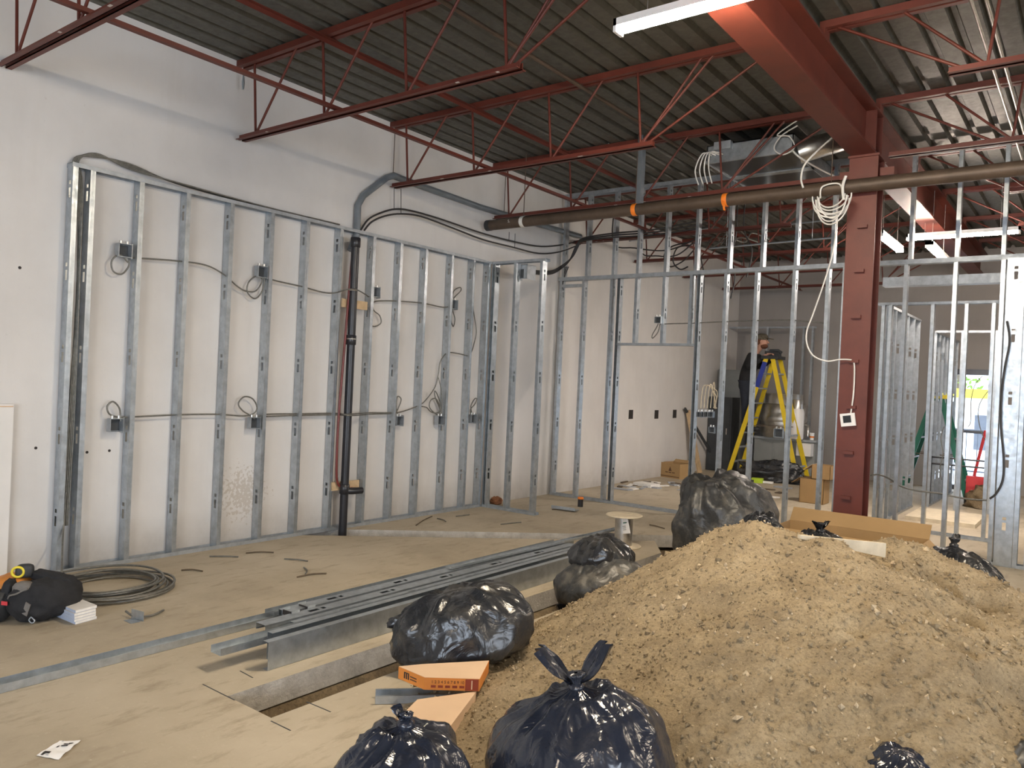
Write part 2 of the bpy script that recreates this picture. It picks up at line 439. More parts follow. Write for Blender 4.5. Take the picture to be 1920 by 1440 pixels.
jl = {0: 'red open web joist over the drywall sheet and tool bag', 1: 'red open web joist meeting the white wall above the frame with loops',
      2: 'red open web joist with the black cable hangers at its wall end', 3: 'red open web joist tied to the red column beside the iron pipe',
      4: 'red open web joist just behind the tall stud partition', 5: 'red open web joist second behind the tall stud partition',
      6: 'red open web joist third behind the partition, before the yellow ladder', 7: 'red open web joist nearest the far wall, above the steel kettle'}
jr = {0: 'red joist leaving the beam on the near side of the lit strip light', 1: 'red joist running from the main beam off past the lit strip light',
      2: 'red joist leaving the main beam with a silver conduit crossing it', 3: 'red joist leaving the column top away from the white wall',
      4: 'red joist leaving the beam just behind the column', 5: 'red joist leaving the beam beside the far lit strip light',
      6: 'red joist leaving the beam behind the far lit strip light', 7: 'red joist leaving the beam nearest the glazed door wall'}
for i, y in enumerate(JY):
    joist(y, WX, -1.82, WX+.03, -3.07, jl[i], tie=(WX+.03, BX0-.03) if i == 3 else None)
    joist(y, -1.74, 5.9, -.90, 5.0, jr[i], flip=True, bz=3.76, tie=(BX1+.08, 5.0) if i == 3 else None)
# bridging angles along the joists
MB().box((-4.9,-2,3.648),(-4.86,15.9,3.652)).box((-4.9,-2,3.648),(-4.896,15.9,3.69)).build('bridging_angle', 'red', label='red steel bridging angle resting on the joist bottom chords', cat='steel angle')
MB().box((-5.02,-2,4.235),(-4.98,15.9,4.239)).box((-5.02,-2,4.2),(-5.016,15.9,4.239)).build('bridging_angle', 'red', label='red steel bridging angle under the joist top chords', cat='steel angle')
# ---- main beam and column
t = thing('steel_beam', ((BX0+BX1)/2, 6, BZ), 'deep red I-beam running over the red column', 'beam')
MB().box((BX0,-4.5,BZ),(BX1,15.9,BZ+.018)).build('bottom_flange', 'red', t)
MB().box(((BX0+BX1)/2-.006,-4.5,BZ+.018),((BX0+BX1)/2+.006,15.9,4.172)).build('web', 'red', t)
MB().box((BX0,-4.5,4.172),(BX1,15.9,4.19)).build('top_flange', 'red', t)
for y in (7.5, 7.74): MB().box((BX0+.01,y-.006,BZ+.018),(BX1-.01,y+.006,4.172)).build('stiffener', 'red', t)
for y in JY: MB().box((BX0,y-.06,4.19),(BX1,y+.06,4.245)).build('joist_seat', 'red', t)
CX0, CX1, CY0, CY1 = -1.925, -1.68, 7.49, 7.74
t = thing('steel_column', ((CX0+CX1)/2, 7.615, 0), 'red steel column with small welded tabs and a white controller', 'column')
MB().box((CX0,CY0,.02),(CX1,CY0+.016,BZ-.02)).build('flange', 'red', t)
MB().box((CX0,CY1-.016,.02),(CX1,CY1,BZ-.02)).build('flange', 'red', t)
MB().box(((CX0+CX1)/2-.006,CY0+.016,.02),((CX0+CX1)/2+.006,CY1-.016,BZ-.02)).build('web', 'red', t)
MB().box((CX0-.03,CY0-.03,0),(CX1+.03,CY1+.03,.02)).build('base_plate', 'red', t)
MB().box((CX0-.01,CY0-.02,BZ-.02),(CX1+.01,CY1+.02,BZ)).build('cap_plate', 'red', t)
for px, py in ((1612,508),(1606,594),(1602,677),(1597,763),(1592,848),(1587,932),(1618,425)):
    p = PY(px, py, CY0); MB().box((p.x-.042,CY0-.04,p.z-.016),(p.x+.042,CY0,p.z+.012)).build('welded_tab', 'red', t)
# clamps where the tie chord meets the column
MB().box((CX1,7.56,3.59),(CX1+.12,7.68,3.66)).build('gusset', 'red', t)
MB().box((CX0-.10,7.56,3.59),(CX0,7.68,3.66)).build('gusset', 'red', t)
# ---- cold-formed studs and tracks
SM = {}
def stud_mesh(L, w=.092, fl=.038, holes=True, mat='galv', z0=.35):
    k = (round(L, 3), w, fl, holes, mat, z0)
    if k in SM: return SM[k]
    t = .0016; m = MB(); c = w/2
    z = 0.
    if holes:
        h = z0
        while h+.2 < L:
            m.box((0, 0, z), (t, w, h))
            for a, b in ((h, h+.075), (h+.10, h+.128)):
                m.box((0, 0, a), (t, c-.016, b)); m.box((0, c+.016, a), (t, w, b))
            m.box((0, 0, h+.075), (t, w, h+.10)); z = h+.128; h += .61
    m.box((0, 0, z), (t, w, L))
    m.box((t, 0, 0), (fl, t, L)); m.box((t, w-t, 0), (fl, w, L))
    m.box((fl-t, t, 0), (fl, .011, L)); m.box((fl-t, w-.011, 0), (fl, w-t, L))
    m.box((.014, -.0012, 0), (.016, 0, L)); m.box((.022, -.0012, 0), (.024, 0, L))   # rolled grooves on the face flange
    me = bpy.data.meshes.new('stud'); me.from_pydata(m.v, [], m.f); me.materials.append(MT[mat]); me.update()
    SM[k] = me; return me
def track_mesh(L, w=.095, fl=.032, up=True, mat='galv_dull'):
    k = ('t', round(L, 3), w, fl, up, mat)
    if k in SM: return SM[k]
    t = .0016; m = MB(); s = 1 if up else -1
    def b(lo, hi): m.box((lo[0], lo[1], min(lo[2]*s, hi[2]*s)), (hi[0], hi[1], max(lo[2]*s, hi[2]*s)))
    b((0, 0, 0), (L, w, t)); b((0, 0, t), (L, t, fl)); b((0, w-t, t), (L, w, fl))
    me = bpy.data.meshes.new('track'); me.from_pydata(m.v, [], m.f); me.materials.append(MT[mat]); me.update()
    SM[k] = me; return me
def stud(par, u, v, p, L, **k): return place('stud', stud_mesh(L, **k), par, frame(u, v, p))
def track(par, u, v, p, L, name='track', **k): return place(name, track_mesh(L, **k), par, frame(u, v, p))
YP, XN, YN, XP = (0,1,0), (-1,0,0), (0,-1,0), (1,0,0)
# stud wall against the white wall: front face x=-6.1, u=+Y, v=-X
FX = -6.1
A = thing('stud_wall', (FX-.046, 5.1, 0), 'long metal stud frame standing against the white wall with cable loops', 'stud wall')
for y in [2.575, 2.70, 3.075, 3.47, 3.88, 4.295, 4.695, 5.105, 5.545, 5.94, 6.335, 6.775, 7.165, 7.46]:
    stud(A, YP, XN, (FX, y, .002), 3.045)
track(A, YP, XN, (FX+.0015, 2.57, 0), 5.03, 'bottom_track'); track(A, YP, XN, (FX+.0015, 2.57, 3.05), 5.03, 'top_track', up=False)
# short return frame standing out from the wall
B = thing('stud_wall', (-5.7, 7.58, 0), 'short return stud frame standing out from the end of the long frame', 'stud wall')
NY = 7.52
for x in (-6.045, -5.72, -5.33): stud(B, XN, YN, (x, NY+.092, .002), 3.045)
stud(B, XP, YP, (-6.095, NY, .002), 3.045)
track(B, XN, YN, (-5.29, NY+.0935, 0), .80, 'bottom_track'); track(B, XN, YN, (-5.29, NY+.0935, 3.05), .80, 'top_track', up=False)
# tall partition
PYF = 9.12; MZ = 3.02
P = thing('stud_wall', (-3.5, PYF+.046, 0), 'tall stud partition with doorway opening reaching the roof deck', 'stud wall')
def ps(x, z0, z1, **k): stud(P, XN, YN, (x, PYF+.092, z0), z1-z0, **k)
for x in (-6.12,-5.745,-5.30,-5.185,-4.045,-3.70,-3.32,-2.875,-2.50,-1.70,-1.235,-.79): ps(x, .002, MZ-.002)
stud(P, XP, YP, (-4.09, PYF, .002), MZ-.004); stud(P, XP, YP, (-2.36, PYF, .002), MZ-.004); stud(P, XP, YP, (-5.225, PYF, .002), MZ-.004)
HZ = PY(1230, 648, PYF).z
for x in (-4.925,-4.525,-4.15): ps(x, HZ, MZ-.002)
track(P, XN, YN, (-4.09, PYF+.0935, HZ), 1.10, 'door_header', up=True)
for px, py in ((1054,450),(1098,450),(1148,450),(1194,450),(1246,450),(1303,450),(1365,440),(1428,430),(1492,420),(1560,430),(1707,420),(1795,410),(1883,400)):
    ps(PY(px+6, py, PYF).x, MZ+.03, 4.235)
track(P, XN, YN, (-4.09, PYF+.0935, 0), 2.08, 'bottom_track'); track(P, XN, YN, (-2.3, PYF+.0935, 0), 1.80, 'bottom_track')
track(P, XN, YN, (-.2, PYF+.0935, MZ), 5.98, 'mid_track', fl=.05); track(P, XN, YN, (-.2, PYF+.095, MZ+.03), 5.98, 'mid_track', up=False, w=.097, fl=.03)
track(P, XN, YN, (-.2, PYF+.0935, 4.24), 5.98, 'top_track', up=False, fl=.05)
stud(P, (0,0,1), (0,1,0), (-5.78, PYF, 2.93), .34, holes=False)   # short noggin piece beside the wall
# jamb: heavy box of studs where the right-hand opening starts
J = thing('door_jamb', (-.7, 9.0, 0), 'heavy boxed stud jamb with black cable beside the tall partition', 'door jamb')
stud(J, (0,1,0), (-1,0,0), (-.635, 8.93, .002), 3.0, w=.15, fl=.045); stud(J, XN, YN, (-.80, 9.03, .002), 3.0); stud(J, XP, YP, (-.63, 8.93, .002), 3.0)
stud(J, XN, YN, (-.50, 9.03, .002), 3.0); stud(J, XN, YN, (-.38, 9.03, .002), 3.0)
track(J, XN, YN, (.3, 9.03, 0), 1.15, 'bottom_track')
track(J, XN, YN, (.3, 9.03, 3.02), 1.15, 'top_track', up=False)
# second partition farther back
Q = thing('stud_wall', (-1.6, 10.4, 0), 'second stud partition behind the tall one, under the lit strip light', 'stud wall')
QY = 10.33
for x in (-2.16,-2.08,-1.62,-1.27,-1.0): stud(Q, XN, YN, (x, QY+.092, .002), 2.74)
track(Q, XN, YN, (-.95, QY+.0935, 0), 1.3, 'bottom_track'); track(Q, XN, YN, (-.95, QY+.0935, 2.75), 1.3, 'top_track', up=False)
track(Q, XN, YN, (-.85, QY+.15, 2.95), 1.35, 'header', up=True, w=.15, fl=.11)
# side walls running back from it
S = thing('stud_wall', (-2.2, 11.6, 0), 'stud frame running back behind the column toward the far wall', 'stud wall')
for k in range(6): stud(S, YP, XN, (-2.15, 10.55+.41*k, .002), 2.74)
track(S, YP, XN, (-2.1485, 10.5, 0), 2.2, 'bottom_track'); track(S, YP, XN, (-2.1485, 10.5, 2.75), 2.2, 'top_track', up=False)
S2 = thing('stud_wall', (-2.0, 13.8, 0), 'closely spaced stud frame with outlet boxes beside the glazed door', 'stud wall')
for k in range(7): stud(S2, YP, XN, (-1.98, 12.95+.36*k, .002), 2.6)
track(S2, YP, XN, (-1.9785, 12.9, 0), 2.4, 'bottom_track'); track(S2, YP, XN, (-1.9785, 12.9, 2.61), 2.4, 'top_track', up=False)
for x in (-1.62,-1.2): stud(S2, XN, YN, (x, 12.99, .002), 2.6)
track(S2, XN, YN, (-.9, 12.995, 2.61), 1.1, 'header', up=False)
# frame inside the back room behind the ladder
K = thing('stud_wall', (-4.5, 15.2, 0), 'low stud frame in the back room behind the yellow ladder', 'stud wall')
for px in (1408,1437,1505,1522): stud(K, XN, YN, (PY(px,700,15.5).x, 15.59, .002), 2.9)
track(K, XN, YN, (PY(1525,700,15.5).x, 15.595, 2.9), 1.9, 'top_track', up=False); track(K, XN, YN, (PY(1525,700,15.5).x, 15.595, 0), 1.9, 'bottom_track')
# ---- glazed far door and what lies outside
W1 = thing('door_1', ((wl0+wl1)/2, FARY+.1, 0), None, None); W1['kind'] = 'structure'
fm = MB(); fm.box((wl0,FARY-.02,0),(wl0+.09,FARY+.12,wz1)).box((wl1-.09,FARY-.02,0),(wl1,FARY+.12,wz1)).box((wl0,FARY-.02,wz1-.10),(wl1,FARY+.12,wz1)).box((wl0,FARY-.02,0),(wl1,FARY+.12,.08))
fm.build('door_frame', 'alu_frame', W1)
MB().box((wl0+.09,FARY+.05,.08),(wl1-.09,FARY+.056,wz1-.1)).build('pane', 'glass', W1)
MB().box((wl0+.09,FARY+.02,1.02),(wl1-.09,FARY+.05,1.07)).build('push_bar', 'alu_frame', W1)
# ================================================================== LIGHTS THAT HANG IN THE ROOM
def strip_light(x0, x1, y, z, label, mat='led', hang=True):
    t = thing('strip_light', ((x0+x1)/2, y, z), label, 'light')
    MB().box((x0,y-.045,z+.022),(x1,y+.045,z+.065)).build('housing', 'white_plastic', t)
    m = MB(); n = 8; prof = [(math.cos(math.pi*k/n)*.04, -math.sin(math.pi*k/n)*.035) for k in range(n+1)]
    vs = [(x, y+a, z+.02+b) for x in (x0+.02, x1-.02) for a, b in prof]; k = n+1
    m.add(vs, [(i, i+1, k+i+1, k+i) for i in range(n)]+[tuple(range(k))[::-1], tuple(range(k, 2*k)), (0, k, 2*k-1, n)], True)
    m.build('diffuser', mat, t)
    for x in (x0, x1-.02): MB().box((x,y-.045,z-.015),(x+.02,y+.045,z+.065)).build('end_cap', 'white_plastic', t)
    if hang:
        for x in (x0+.2, x1-.2): MB().tube([(x,y,z+.065),(x,y,DECK)], .003, 5).build('hanger_wire', 'steel', t)
strip_light(-2.40, -1.16, 4.04, 3.70, 'lit strip light hanging beneath the main red beam')
strip_light(-2.03, -.83, 10.73, 3.58, 'lit strip light hanging beyond the tall partition', 'led_cool')
def strip_light_y(x, y0, y1, z, label, mat):
    t = thing('strip_light', (x, (y0+y1)/2, z), label, 'light')
    MB().box((x-.045,y0,z+.022),(x+.045,y1,z+.065)).build('housing', 'white_plastic', t)
    MB().box((x-.035,y0+.02,z-.01),(x+.035,y1-.02,z+.02)).build('diffuser', mat, t)
    for y in (y0, y1-.02): MB().box((x-.045,y,z-.015),(x+.045,y+.02,z+.065)).build('end_cap', 'white_plastic', t)
    for y in (y0+.2, y1-.2): MB().tube([(x,y,z+.065),(x,y,DECK)], .004, 5).build('hanger_wire', 'steel', t)
a = PZ(1648,441,3.55); strip_light_y(a.x, a.y, a.y+1.24, 3.55, 'dim strip light running back behind the column', 'led_dim')
a = PZ(1742,462,3.45); strip_light_y(a.x, a.y, a.y+1.24, 3.45, 'dim strip light running back under the far lit strip light', 'led_dim')
for k, (x, y, l) in enumerate(((1.9, 6.7, 'lit strip light in the bay beside the column'), (2.6, 4.04, 'lit strip light in line with the one under the beam'),
                  (-2.4, -1.6, 'lit strip light behind the sand pile side of the room'), (1.6, -1.6, 'lit strip light near the shop windows'), (1.6, 10.73, 'lit strip light in line with the one beyond the partition'))):
    strip_light(x, x+1.24, y, 3.70, l, 'led_mid')

# ================================================================== SERVICES
def rope(name, pts, r, mat, label, cat, parent=None, n=7, k=6, smooth=True):
    P_ = catmull(pts, k) if smooth else [Vector(p) for p in pts]
    return MB().tube(P_, r, n).build(name, mat, parent, label, cat)
# iron pipe under the tie joist
ip = thing('iron_pipe', (-3, 7.40, 3.45), 'long brown iron pipe hung under the joists in front of the column', 'pipe')
pz = 3.475; pyy = 7.39
MB().tube([(WX+.10,pyy,pz),(6.0,pyy,pz-.0)], .062, 20).build('pipe_run', 'iron_pipe', ip)
MB().tube([(WX+.095,pyy,pz),(WX+.16,pyy,pz)], .066, 20).build('end_coupling', 'rubber', ip)
for x, mt in ((-5.55,'cable_white'),(-4.06,'orange_tape'),(-3.05,'orange_tape')):
    MB().lathe((x,pyy,pz), [(.0645,-.025),(.066,-.02),(.066,.02),(.0645,.025)], 18, (1,0,0)).build('tape_band', mt, ip)
MB().bar((-3.05,pyy-.07,pz-.02),(-3.03,pyy-.075,pz-.12),.03,.004).build('tape_tail', 'orange_tape', ip)
for x in (-5.55,-4.06,-2.05,.6): MB().tube([(x,pyy,pz+.06),(x,pyy,DECK)], .005, 6).build('hanger_rod', 'iron_pipe', ip)
text_part('S.', .05, 'cable_white', ip, (1,0,0), (0,0,1), (-5.72,pyy-.0628,pz+.01))
# vertical rusty hanger post where the orange paint is
MB().box((-4.11,7.47,3.55),(-4.05,7.55,DECK)).build('steel_post', 'conduit', label='dark steel hanger post rising to the deck above the orange band', cat='post')
# grey conduit up the wall and along it
cxw = WX+.045
cp = [PX(657,470,cxw), PX(669,440,cxw), PX(671,385,cxw), PX(681,367,cxw), PX(725,333,cxw), PX(738,329,cxw), PX(760,338,cxw), PX(900,388,cxw), PX(1000,418,cxw), PX(1088,443,cxw)]
MB().tube(cp, .035, 12).build('grey_conduit', 'conduit', label='dark grey plastic vent pipe bending along the white wall', cat='pipe')
for px, py, top in ((737,326,4.28),(945,400,4.28)):
    a = PX(px,py,cxw); MB().tube([a,(a.x,a.y,top)], .005, 5).build('hanger_strap', 'iron_pipe', label='thin hanger rod holding the grey vent pipe %s' % ('at its bend' if px < 800 else 'midway along the wall'), cat='hanger')
# black drain stack and red line standing in front of the long frame
bxp = FX+.07
bt, bb = PX(667,458,bxp), PX(642,992,bxp)
dp = thing('drain_pipe', (bb.x, bb.y, 0), 'black drain pipe standing in front of the long stud frame', 'pipe')
yb = (bt.y+bb.y)/2
MB().tube([(bxp,yb,-.12),(bxp,yb,bt.z)], .041, 16).build('stack', 'black_pipe', dp)
for z in (2.9, 1.92, .42): MB().lathe((bxp,yb,z), [(.043,-.05),(.05,-.045),(.05,.045),(.043,.05)], 18).build('coupling', 'black_pipe', dp)
MB().tube([(bxp,yb,.40),(bxp+.05,yb+.06,.40),(bxp+.07,yb+.17,.40)], .034, 12).build('branch', 'black_pipe', dp)
MB().lathe((bxp,yb,2.42), [(.0425,-.008),(.045,-.008),(.045,.008),(.0425,.008)], 16).build('pipe_clamp', 'steel', dp)
MB().lathe((bxp,yb,1.93), [(.051,-.006),(.053,-.006),(.053,.006),(.051,.006)], 16).build('pipe_clamp', 'steel', dp)
rp = [PX(661,470,bxp-.02), PX(655,540,bxp-.02), PX(645,660,bxp-.02), PX(635,780,bxp-.02), PX(631,870,bxp-.02), PX(633,905,bxp-.02), PX(645,914,bxp-.02), PX(672,916,bxp-.02)]
MB().tube(catmull(rp,5), .012, 8).build('red_water_line', 'red_pipe', label='thin dark red water line beside the black drain pipe', cat='pipe')
for px0, px1, py, nm in ((641,688,567,'upper'),(622,672,912,'lower')):
    a, b = PX(px0,py,FX+.015), PX(px1,py+2,FX+.015)
    MB().box((FX+.004,a.y,a.z-.045),(FX+.024,b.y,a.z+.04)).build('wood_block', 'wood', label='short %s timber block behind the drain pipe clamp' % nm, cat='timber')
# two black cables hung along the wall
for off, lab in ((0,'upper'),(1,'lower')):
    pts = [(676,432),(690,412),(712,400),(742,392),(775,396),(830,412),(900,436),(960,452),(1015,462),(1060,458),(1088,450)] if off == 0 else [(683,432),(697,416),(722,405),(752,401),(790,406),(850,428),(905,449),(960,463),(1010,475),(1050,472),(1088,458)]
    cxx = WX+.07+off*.03
    rope('black_cable', [PX(a,b,cxx) for a, b in pts], .010, 'cable_black', '%s of the two black cables swagged along the white wall' % lab, 'cable', k=5)
for px, py, px2, py2 in ((739,352,739,391),(752,354,752,400),(955,435,954,452),(966,438,965,463)):
    a, b = PX(px,py,WX+.085), PX(px2,py2,WX+.085)
    MB().tube([(a.x,a.y,3.6 if px < 800 else a.z),(b.x,b.y,b.z)], .004, 5).build('cable_hanger', 'cable_black', label='thin wire hanging the swagged cables %s' % ('under the third joist' if px < 800 else 'under the iron pipe end'), cat='wire', group='cable hanger wires')
# cable bundle over the top of the long frame and down inside its end
for k in range(4):
    d = k*.012
    pts = [(FX-.03,2.62+d,.35),(FX-.045,2.64+d,1.2),(FX-.04+d,2.655,2.2),(FX-.05,2.63+d,2.9),(FX-.06,2.60+d,3.08),(FX-.05,2.72+d,3.135+.01*k),(FX-.05,3.0,3.15-.012*k),(FX-.045+d,3.4,3.085),(FX-.05+d,4.2,3.062),(FX-.05+d,5.1,3.062)]
    rope('armoured_cable', pts, .0065, 'cable_bx', 'grey armoured cable of the bundle lying over the frame top', 'cable')
    bpy.context.scene.objects  # noqa
for o in [o for o in COL.objects if o.name.startswith('armoured_cable')]: o['group'] = 'cables over the frame top'
# electrical boxes on the long frame
def elec_box(c, label, face=(1,0,0), side=(0,1,0), s=.05, dep=.06, cat='electrical box', group=None):
    c = Vector(c); f = Vector(face); d = Vector(side); z = Vector((0,0,1))
    t = thing('electrical_box', c, label, cat, group)
    m = MB()
    m.obox(c-f*dep/2, f*.002, d*s, z*s)
    for q in (-1, 1): m.obox(c+d*s*q, f*dep/2, d*.002, z*s); m.obox(c+z*s*q, f*dep/2, d*s, z*.002)
    m.build('box_body', 'galv_dull', t)
    MB().obox(c+f*dep/2+f*.002, f*.002, d*s*1.1, z*s*1.12).build('mud_ring', 'galv', t) if False else None
    MB().obox(c-f*dep*.45, f*.003, d*s*.9, z*s*.9).build('box_back', 'dark_grey', t)
    MB().obox(c+d*s*1.05-f*.0, f*dep*.5, d*.003, z*s*1.2).build('bracket', 'galv', t)
    for q in (-.5, .5): MB().tube([c+z*s+d*s*q, c+z*(s+.025)+d*s*q], .012, 8).build('cable_clamp', 'steel', t)
    return t
ebs = [((232,470),'upper electrical box on the frame nearest the frame end'),((490,510),'upper electrical box with a double cable loop below'),
       ((703,548),'electrical box right of the drain pipe with dangling loops'),((850,571),'upper electrical box nearest the inner corner'),
       ((216,797),'lower electrical box nearest the frame end'),((476,793),'lower electrical box under a tall cable loop'),
       ((747,789),'lower electrical box just right of the drain pipe'),((824,788),'lower electrical box under the fan of cables'),((886,785),'lower electrical box nearest the inner corner')]
for (px, py), lb in ebs:
    p = PX(px, py, FX-.03); elec_box(p, lb)
def loop(c, ry, rz, tilt=0., n=18, a0=0., x=FX-.02, turns=1.):
    out = []
    for k in range(int(n*turns)+1):
        a = a0+2*math.pi*k/n; y, z = math.cos(a)*ry, math.sin(a)*rz
        out.append(Vector((x+.012*math.sin(a*.5), c.y+y*math.cos(tilt)-z*math.sin(tilt), c.z+y*math.sin(tilt)+z*math.cos(tilt))))
    return out
CX_ = FX-.035
def bx(name_label, pts, r=.0068): return rope('armoured_cable', pts, r, 'cable_bx', name_label, 'cable', k=5)
def W(px, py, dx=0.): return PX(px, py, CX_+dx)
bx('armoured cable run along the upper boxes from the frame end', [W(240,492),W(225,478),W(210,488),W(212,508),W(228,514),W(241,500),W(243,486),W(255,484),W(330,489),W(385,497),W(420,515),W(445,537),W(462,546),W(480,545),W(492,525),W(480,518),W(466,530),W(464,548),W(478,560),W(492,545),W(496,520)])
bx('armoured cable run between the double loop box and the drain pipe', [W(498,520),W(520,527),W(565,537),W(605,548),W(628,549,.02),W(650,543,.15),W(668,543,.15),W(685,552,.05),W(692,556),W(700,548)])
bx('armoured cable running right of the drain pipe to the corner box', [W(700,555),W(700,580),W(712,592),W(714,606),W(700,612),W(694,600),W(699,575),W(702,566),W(730,564),W(790,568),W(830,576),W(846,572),W(850,560),W(864,545),W(862,539),W(850,548),W(849,580),W(853,598),W(850,612),W(846,600),W(848,580)])
bx('armoured cable run along the lower boxes from the frame end', [W(226,790),W(224,766),W(212,753),W(201,762),W(205,776),W(222,782),W(245,782),W(330,778),W(410,777),W(455,780),W(474,776),W(482,765),W(474,748),W(458,744),W(447,757),W(455,770),W(468,778),W(478,786)])
bx('armoured cable run between the tall loop box and the drain pipe', [W(480,782),W(500,777),W(560,776),W(628,775,.02),W(645,777,.16),W(665,776,.16),W(690,774,.03),W(738,773),W(748,762),W(752,748),W(745,744),W(743,765),W(746,778)])
bx('second armoured cable passing the drain pipe and rising to the corner stud', [W(500,781),W(560,779),W(628,778,.02),W(650,779,.17),W(668,779,.17),W(690,777,.03),W(745,774),W(785,760),W(800,748),W(816,725),W(822,700),W(825,680),W(833,666),W(842,661),W(860,663),W(878,667),W(884,660),W(890,640),W(893,620),W(889,590),W(885,565)])
bx('armoured cable fan looping above the lower middle box', [W(790,762),W(800,764),W(808,772),W(820,774),W(825,765),W(818,748),W(808,750),W(805,762),W(812,772),W(824,778),W(826,760),W(820,740),W(815,733),W(816,745),W(824,765),W(828,780)])
bx('thin armoured cable dropping from the riser to the lower middle box', [W(822,708),W(827,730),W(829,755),W(828,780)], .005)
bx('armoured cable loop above the lower corner box', [W(884,780),W(882,768),W(890,758),W(894,748),W(890,748),W(883,762),W(886,780)])
# grey duct stub box hung on the return frame
p = PY(985, 510, NY+.2)
t = thing('junction_housing', p, 'small dark grey square housing on the return frame top', 'housing')
m = MB(); m.box((p.x-.1,NY+.1,p.z-.10),(p.x+.1,NY+.102,p.z+.08)); m.box((p.x-.1,NY+.1,p.z-.10),(p.x-.097,NY+.28,p.z+.08)); m.box((p.x+.097,NY+.1,p.z-.10),(p.x+.1,NY+.28,p.z+.08)); m.box((p.x-.1,NY+.1,p.z+.077),(p.x+.1,NY+.28,p.z+.08))
m.build('housing_body', 'galv_dull', t); MB().box((p.x-.09,NY+.097,p.z-.09),(p.x+.05,NY+.10,p.z+.02)).build('dark_opening', 'dark_grey', t)
# cable bundle from housing over to the partition and up
for k in range(3):
    yy = 9.0; d = k*.018
    pts = [(p.x+.08,NY+.2,p.z-.02+d),(PY(1030,514,8.4).x,8.4,PY(1030,514,8.4).z+d),PY(1050,505,yy)+Vector((0,0,d)),PY(1068,488,yy)+Vector((d,0,d)),PY(1080,462,yy)+Vector((d,0,0)),PY(1092,452,yy)+Vector((0,0,d)),PY(1150,445,yy)+Vector((0,0,d*1.5)),PY(1230,440,yy+.3)+Vector((0,0,d*2)),PY(1330,425,yy+.5)+Vector((0,0,d*3))]
    rope('black_cable', pts, .011, 'cable_black', 'black cable of the bundle crossing from the return frame to the partition', 'cable')['group'] = 'cable bundle at the partition'
for k in range(3):
    pts = [PY(1060+k*3,500,PYF+.02),PY(1050+k*2,540,PYF+.02),PY(1047+k,640,PYF+.02),PY(1040+k,760,PYF+.02),PY(1034+k*2,880,PYF+.02)]
    rope('black_cable', pts, .008, 'cable_black', 'black cable running down the partition edge beside the white wall', 'cable')['group'] = 'cables down the partition edge'
for k, pts in enumerate(([(1150,455),(1190,465),(1240,470),(1275,462),(1320,440)],[(1200,468),(1235,480),(1270,478),(1300,455)],[(1300,470),(1280,490),(1255,500),(1245,480),(1260,462),(1290,455)],[(1290,500),(1275,505),(1262,490),(1270,465),(1295,460)],[(1380,440),(1372,480),(1378,520),(1370,560)],[(1395,430),(1410,470),(1400,520)],[(1315,420),(1312,470),(1320,520),(1316,590),(1312,640)])):
    rope('loose_cable', ([PY(*pts[0],9.9+.12*k)*1+Vector((0,0,4.29-PY(*pts[0],9.9+.12*k).z))] if k not in (2,3) else [])+[PY(a,b,9.9+.12*k) for a, b in pts], .010, 'cable_black', ['slack black cable hanging low behind the partition doorway','second slack black cable behind the partition doorway','coiled black cable loop behind the partition, widest one','coiled black cable loop behind the partition, narrow one','dangling thin black wire left of the yellow ladder','dangling bent black wire above the yellow ladder','long black cable dropping beside the doorway jamb'][k], 'cable')
for k in range(6):
    rope('loose_cable', [PY(1310+14*k,470-4*k,11.2),PY(1318+16*k,440+7*(k%3),11.4),PY(1335+15*k,428+9*((k*2)%3),11.6),PY(1352+18*k,455-6*(k%2),11.8)], .012, 'cable_bx', 'tangled grey cable hanging from the joists behind the partition', 'cable')['group'] = 'tangled cables behind the partition'
rope('armoured_cable', [PY(1238,608,PYF+.04),PY(1258,607,PYF+.04),PY(1300,606,PYF+.04),PY(1360,603,PYF+.05),PY(1420,601,PYF+.05),PY(1480,600,PYF+.05),PY(1548,606,PYF+.05)], .007, 'cable_bx', 'grey armoured cable crossing the partition above the ladder', 'cable')
rope('armoured_cable', [PY(1237,598,PYF),PY(1232,612,PYF),PY(1223,628,PYF),PY(1224,634,PYF),PY(1234,622,PYF),PY(1238,604,PYF)], .007, 'cable_bx', 'short armoured cable loop over the doorway header', 'cable')
p = PY(1234,600,PYF-.03); elec_box(p, 'small round fixture box on the stud above the doorway', (0,-1,0), (1,0,0), .04, .05)
# gang of outlet boxes on the jamb and conduits above
for k in range(4):
    p = PY(1312+7*k, 777, PYF-.02); elec_box(p, 'switch box in the row of four on the doorway jamb', (0,-1,0), (1,0,0), .032, .06, group='switch boxes on the jamb')
for k in range(4):
    rope('loose_cable', [PY(1314+6*k,765,PYF),PY(1316+7*k,740-6*k,PYF),PY(1322+6*k,722,PYF+.04),PY(1345-2*k,735+9*k,PYF+.05),PY(1338+2*k,765,PYF+.03)], .006, 'wood_pale', 'tan wire looping out of the switch boxes', 'cable')['group'] = 'wires at the switch boxes'
p = PY(1335,806,PYF-.02); elec_box(p, 'shiny electrical box below the row of switch boxes', (0,-1,0), (1,0,0), .035, .05)
p = PY(1460,812,PYF+.1); elec_box(p, 'electrical box on the partition stud in front of the steel kettle', (0,-1,0), (1,0,0), .05, .05)
